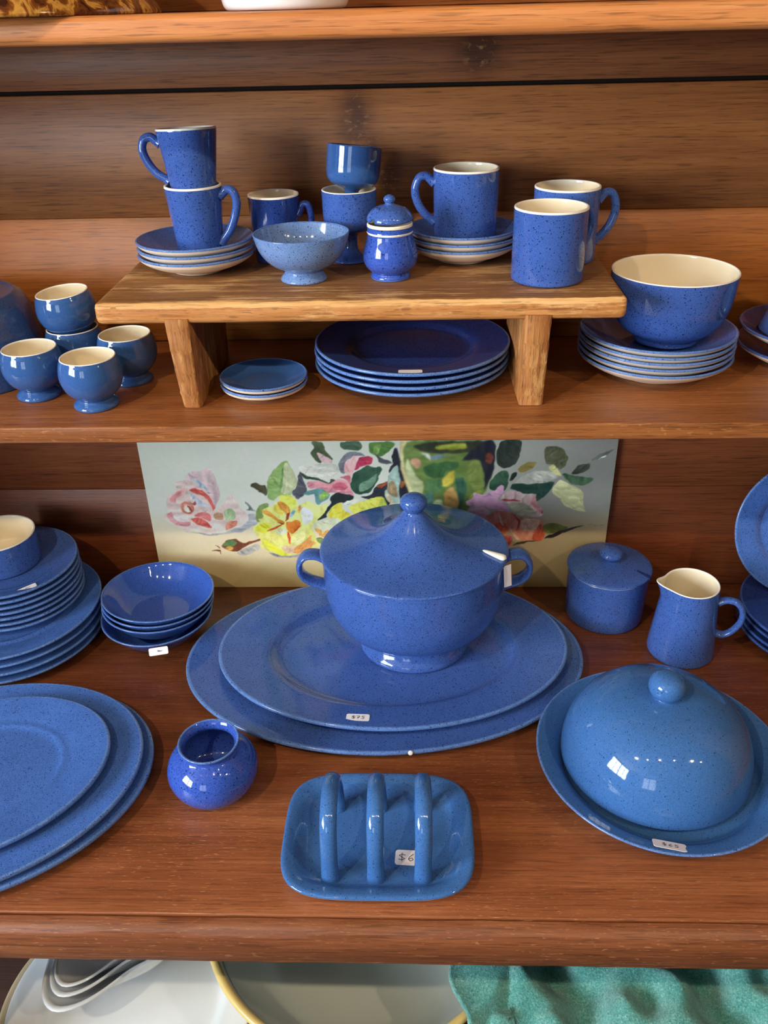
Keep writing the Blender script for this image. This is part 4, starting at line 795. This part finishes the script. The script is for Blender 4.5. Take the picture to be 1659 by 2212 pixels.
# plates at the right edge, one leaning
rp = plate_me('dessert_plate', .1085, .0175, .068, .057, .0090, 'deep', 'blue', 'under')
for k in range(4):
    put('dessert_plate', rp, (.5665+[.001, 0, .002, .001][k], .975+[.001, 0, .001, .001][k], Z0+.0102*k), ['bottom', 'second lowest', 'third lowest', 'topmost'][k]+' dark blue plate in the stack at the right edge beneath the leaning plate', 'plate', 'plates under the leaning plate', (0, 0, k))
lean = plate_me('leaning_plate', .1000, .017, .066, .062, .006, 'plate', 'edge', 'under')
put('leaning_plate', lean, (.5520, 1.0500, .1340), 'speckled blue plate leaning upright against the back boards, cut by the frame', 'plate', None, (math.radians(74), 0, math.radians(-4)))
# lower-left platters
for nm, R, ry, x, y, th, z, lab in (('oval_platter', .2050, .1590/.2050, -.5110, .6740, .31, Z0, 'bottom'), ('oval_platter', .2015, .1574/.2015, -.517, .6700, .323, Z0+.0125, 'middle'), ('oval_platter', .1562, .1211/.1562, -.5066, .6690, .408, Z0+.0235, 'top')):
    me = plate_me('front_platter', R, .0205, R*.66, R*.56, .0108, 'plate', 'edge', 'under', 1, ry, 128, .006, .0088)
    put(nm, me, (x, y, z), lab+' oval blue platter of the three stacked at the lower left corner', 'platter', 'platters at the lower left', (0, 0, th))
# posy vase
vb = [(0, .002, 'royal'), (.022, .002, 'royal'), (.0245, 0, 'royal'), (.027, 0, 'royal'), (.032, .0022, 'royal'), (.0445, .0125, 'royal'), (.0518, .029, 'royal'), (.0508, .043, 'royal'), (.0435, .056, 'royal'), (.0345, .0632, 'royal'), (.0312, .0665, 'royal'), (.0318, .0705, 'royal'), (.0342, .0742, 'edge'), (.0343, .0757, 'edge'), (.0332, .0763, 'edge'), (.0312, .0752, 'royal'), (.0285, .071, 'royal'), (.0278, .066, 'royal'), (.032, .06, 'royal'), (.044, .046, 'royal'), (.046, .028, 'royal'), (.038, .012, 'royal'), (0, .008, 'royal')]
put('posy_vase', lathe('posy_vase', vb, ['royal', 'edge'], 80), (-.2330, .6900, Z0), 'small squat round blue vase in front of the platters', 'vase')
# muffin dish
MD = empty('muffin_dish', (.2835, .7200, Z0)); tag(MD, 'domed blue muffin dish with round knob on its wide plate', 'covered dish')
mp_ = lathe('muffin_plate', [(0, .0022, 'under'), (.092, .0022, 'under'), (.095, 0, 'under'), (.100, 0, 'under'), (.103, .004, 'under'), (.122, .0195, 'under'), (.138, .0272, 'under'), (.1412, .0290, 'edge'), (.1427, .0312, 'edge'), (.1415, .0328, 'edge'), (.139, .0322, 'dome'), (.125, .0262, 'dome'), (.114, .0172, 'dome'), (.1092, .0104, 'dome'), (.1, .0086, 'dome'), (0, .0085, 'dome')], ['under', 'edge', 'dome'], 112)
MPL = obj('plate', mp_, MD)
sticker(MPL, (-.0215, -.1272, .0292), (-.42, .07, -.17), .0345, .0160, [DOLLAR, SIX, FIVE], .0054)
dmp = [(.1035, .0100, 'under'), (.1058, .0095, 'dome'), (.1074, .0102, 'dome'), (.1078, .0125, 'dome'), (.1072, .030, 'dome'), (.1015, .052, 'dome'), (.089, .0735, 'dome'), (.069, .090, 'dome'), (.045, .0985, 'dome'), (.022, .1008, 'dome'), (.0135, .1012, 'dome'), (.0112, .1028, 'dome'), (.0118, .1045, 'dome'), (.0178, .108, 'dome'), (.0208, .1165, 'dome'), (.0188, .1265, 'dome'), (.011, .1325, 'dome'), (0, .1335, 'dome')]
DL = obj('lid', lathe('muffin_lid', dmp, ['under', 'dome'], 112), MD, (-.0045, .0070, .0082)); DL['label'] = 'high domed lid with egg-shaped knob'
# toast rack
TR = empty('toast_rack', (-.0405, .6145, Z0)); tag(TR, 'blue three-hoop toast rack on a rounded rectangular tray', 'toast rack')
def tray():
    HX, HY = .1020, .0815; rings = [(.030, .0012, 1), (.027, 0, 1), (.0235, .0002, 1), (.018, .003, 1), (.0065, .0098, 1), (.001, .0158, 1), (0, .0182, 0), (.0012, .0202, 0), (.004, .0208, 0), (.009, .0196, 0), (.015, .0168, 0), (.020, .0118, 0), (.0245, .0088, 0), (.030, .0078, 0), (.045, .0076, 0)]
    rings = [(a, b, c) for a, b, c in chaikin([(r[0], r[1], r[2]) for r in rings], 2)]
    vs = []; fs = []; mi = []; N = None
    for ins, z, m in rings:
        N = 96; e = 2/4.0
        for k in range(N):
            a = 2*PI*k/N; c, s = math.cos(a), math.sin(a)
            vs.append(((HX-ins)*math.copysign(abs(c)**e, c), (HY-ins)*math.copysign(abs(s)**e, s), z))
    for i in range(len(rings)-1):
        for k in range(N): fs.append((i*N+k, i*N+(k+1) % N, (i+1)*N+(k+1) % N, (i+1)*N+k)); mi.append(rings[i][2])
    fs.append(tuple(range(N-1, -1, -1))); mi.append(1); L = (len(rings)-1)*N; fs.append(tuple(L+k for k in range(N))); mi.append(0)
    return pymesh('toast_tray', vs, fs, ['dome', 'lip'], mi)
TT = obj('tray', tray(), TR)
for k, x in enumerate((-.0480, -.0010, .0475)):
    hp = [(x, -.0505, .005), (x, -.0505, .03), (x+.0005, -.0495, .058), (x+.0005, -.040, .081), (x+.0005, -.0165, .0925), (x, .012, .085), (x-.0005, .0315, .064), (x, .0388, .035), (x, .0395, .005)]
    obj('hoop', tube('toast_hoop', hp, .0088, .0062, (1, 0, 0), ['dome'], 8, 14, .12), TR)
sticker(TT, (.0300, -.0235, .0079), (0, 0, -.05), .0235, .0185, [DOLLAR, SIX], .0085)
ch = obj('glaze_chip', lathe('glaze_chip', [(.0021, 0), (.0021, .0006), (.0012, .001), (0, .0011)], ['lip'], 12), TT, (.0985, .006, .0192)); ch['label'] = 'white chip in the glaze'
# ------------------------------------------------------------------ cupboard below the counter
ZB = -.4048
wp = plate_me('white_platter', .168, .024, .12, .11, .008, 'white', 'white', 'white', 1, .95, 112, .006)
put('white_platter', wp, (-.3850, .655, ZB+.012), 'large white oval platter below the counter under the sauce boats', 'platter', None, (0, 0, .35))
M['beige'] = plain('beige_glaze', srgb(206, 188, 152), .2, .5, .05, 20)
put('beige_platter', plate_me('beige_platter', .174, .024, .13, .12, .008, 'beige', 'beige', 'beige', 1, .95, 112, .006), (-.3930, .658, ZB), 'beige oval platter beneath the white one in the cupboard', 'platter', None, (0, 0, .35))
def boat(s):
    def df(v, a):
        d = ((a-math.radians(-103)+PI) % (2*PI))-PI; k = max(0, min(1, (v[2]/s-.008)/.05)); g = math.exp(-(abs(d)/.40)**1.8)*k
        e = math.exp(-((abs(d)-.72)/.3)**2)*k
        return (v[0]*(1+.72*g-.04*e), v[1]*(1+.72*g-.04*e), v[2]+.012*g*s)
    P = [(0, .003), (.05, .003), (.053, 0), (.057, 0), (.062, .006), (.083, .028), (.092, .058), (.0955, .0605), (.096, .063), (.0935, .0645), (.089, .062), (.08, .031), (.06, .012), (0, .009)]
    return lathe('sauce_boat', [(r*s, z*s, 'white') for r, z in P], ['white'], 128, 1, .82, deform=df)
for k, (s, x, y, z) in enumerate(((1.0, -.418, .722, ZB+.0365), (.84, -.420, .716, ZB+.055), (.72, -.422, .709, ZB+.071))):
    put('sauce_boat', boat(s), (x, y, z), ['largest', 'middle', 'smallest'][k]+' white sauce boat of the nested three on the white platter', 'sauce boat', 'nested sauce boats')
bs = [(0, .003, 'yellow'), (.1, .003, 'yellow'), (.105, 0, 'yellow'), (.115, .003, 'yellow'), (.16, .05, 'yellow'), (.19, .11, 'yellow'), (.2, .14, 'yellow'), (.207, .145, 'yellow'), (.2085, .151, 'yellow'), (.205, .155, 'yellow'), (.199, .154, 'yellow'), (.1965, .151, 'sage'), (.1925, .140, 'line'), (.1922, .1388, 'sage'), (.1915, .1365, 'line'), (.1912, .1353, 'sage'), (.187, .12, 'sage'), (.16, .065, 'sage'), (.11, .018, 'sage'), (0, .012, 'sage')]
put('mixing_basin', lathe('mixing_basin', bs, ['yellow', 'sage', 'line'], 112), (-.0745, .7260, ZB), 'wide mixing basin with yellow rim and grey-green inside below the counter', 'basin')
# teal blanket
def blanket():
    nx, ny = 190, 110; vs = []; fs = []; rs = np.random.RandomState(3); ph = rs.rand(10)*6.28
    for j in range(ny):
        for i in range(nx):
            u = i/(nx-1); v = j/(ny-1)
            x = .052+.47*u; y = .535+.30*v+.01*math.sin(u*9)
            if u < .12: x += .012*math.sin(v*14+1)
            q = x*38+(y-.6)*16
            z = -.262+.016*math.sin(q+ph[0])+.011*math.sin(q*1.9+ph[1]+y*9)+.006*math.sin(x*95-y*40+ph[2])+.004*math.sin(y*120+x*30)
            ed = max(0, 1-u/.07); fe = max(0, 1-v/.10); z -= .05*ed*ed+.055*fe*fe; z += .02*v
            dd = math.hypot(x+.0745, y-.726)
            if dd < .235: z = max(z, -.236+.003*math.sin(q*2)-.03*max(0, (dd-.215)/.02))
            vs.append((x, y, z))
    for j in range(ny-1):
        for i in range(nx-1): fs.append((j*nx+i, j*nx+i+1, (j+1)*nx+i+1, (j+1)*nx+i))
    t = NT('teal_wool'); vv = t.coords(); a = t.noise(vv, 420, 4, .7, .6); b = t.noise(vv, 40, 3)
    t.l(t.ramp(t.math('ADD', t.math('MULTIPLY', a, .75), t.math('MULTIPLY', b, .25)), [(.3, srgb(38, 108, 102)), (.5, srgb(88, 164, 154)), (.66, srgb(150, 206, 194))]), t.b.inputs['Base Color'])
    t.b.inputs['Roughness'].default_value = .95; t.b.inputs['Specular IOR Level'].default_value = .1; t.b.inputs['Sheen Weight'].default_value = .4; t.bump(a, .9, .003)
    return pymesh('blanket', vs, fs, [t.m])
BL = put('wool_blanket', blanket(), (0, 0, 0), 'rumpled teal wool blanket hanging below the counter', 'blanket')
md = BL.modifiers.new('thick', 'SOLIDIFY'); md.thickness = .006; md.offset = -1
put('storage_box', box('storage_box', .165, .56, .58, .86, ZB, -.30, 'inner', .004, 2).data, (0, 0, 0), 'dark wooden box under the teal blanket', 'box')
bpy.data.objects.remove([o for o in bpy.data.objects if o.name.startswith('storage_box') and 'label' not in o.keys()][0])
put('blue_banded_dish', lathe('banded_dish', [(0, .002, 'white'), (.05, 0, 'white'), (.056, 0, 'white'), (.09, .018, 'white'), (.108, .028, 'white'), (.11, .03, 'white'), (.1085, .0315, 'white'), (.104, .0305, 'navy'), (.099, .0285, 'navy'), (.097, .0275, 'white'), (.06, .008, 'white'), (0, .006, 'white')], ['white', 'navy'], 72), (.445, .735, -.205), 'white dish with a navy band resting on the teal blanket', 'dish')
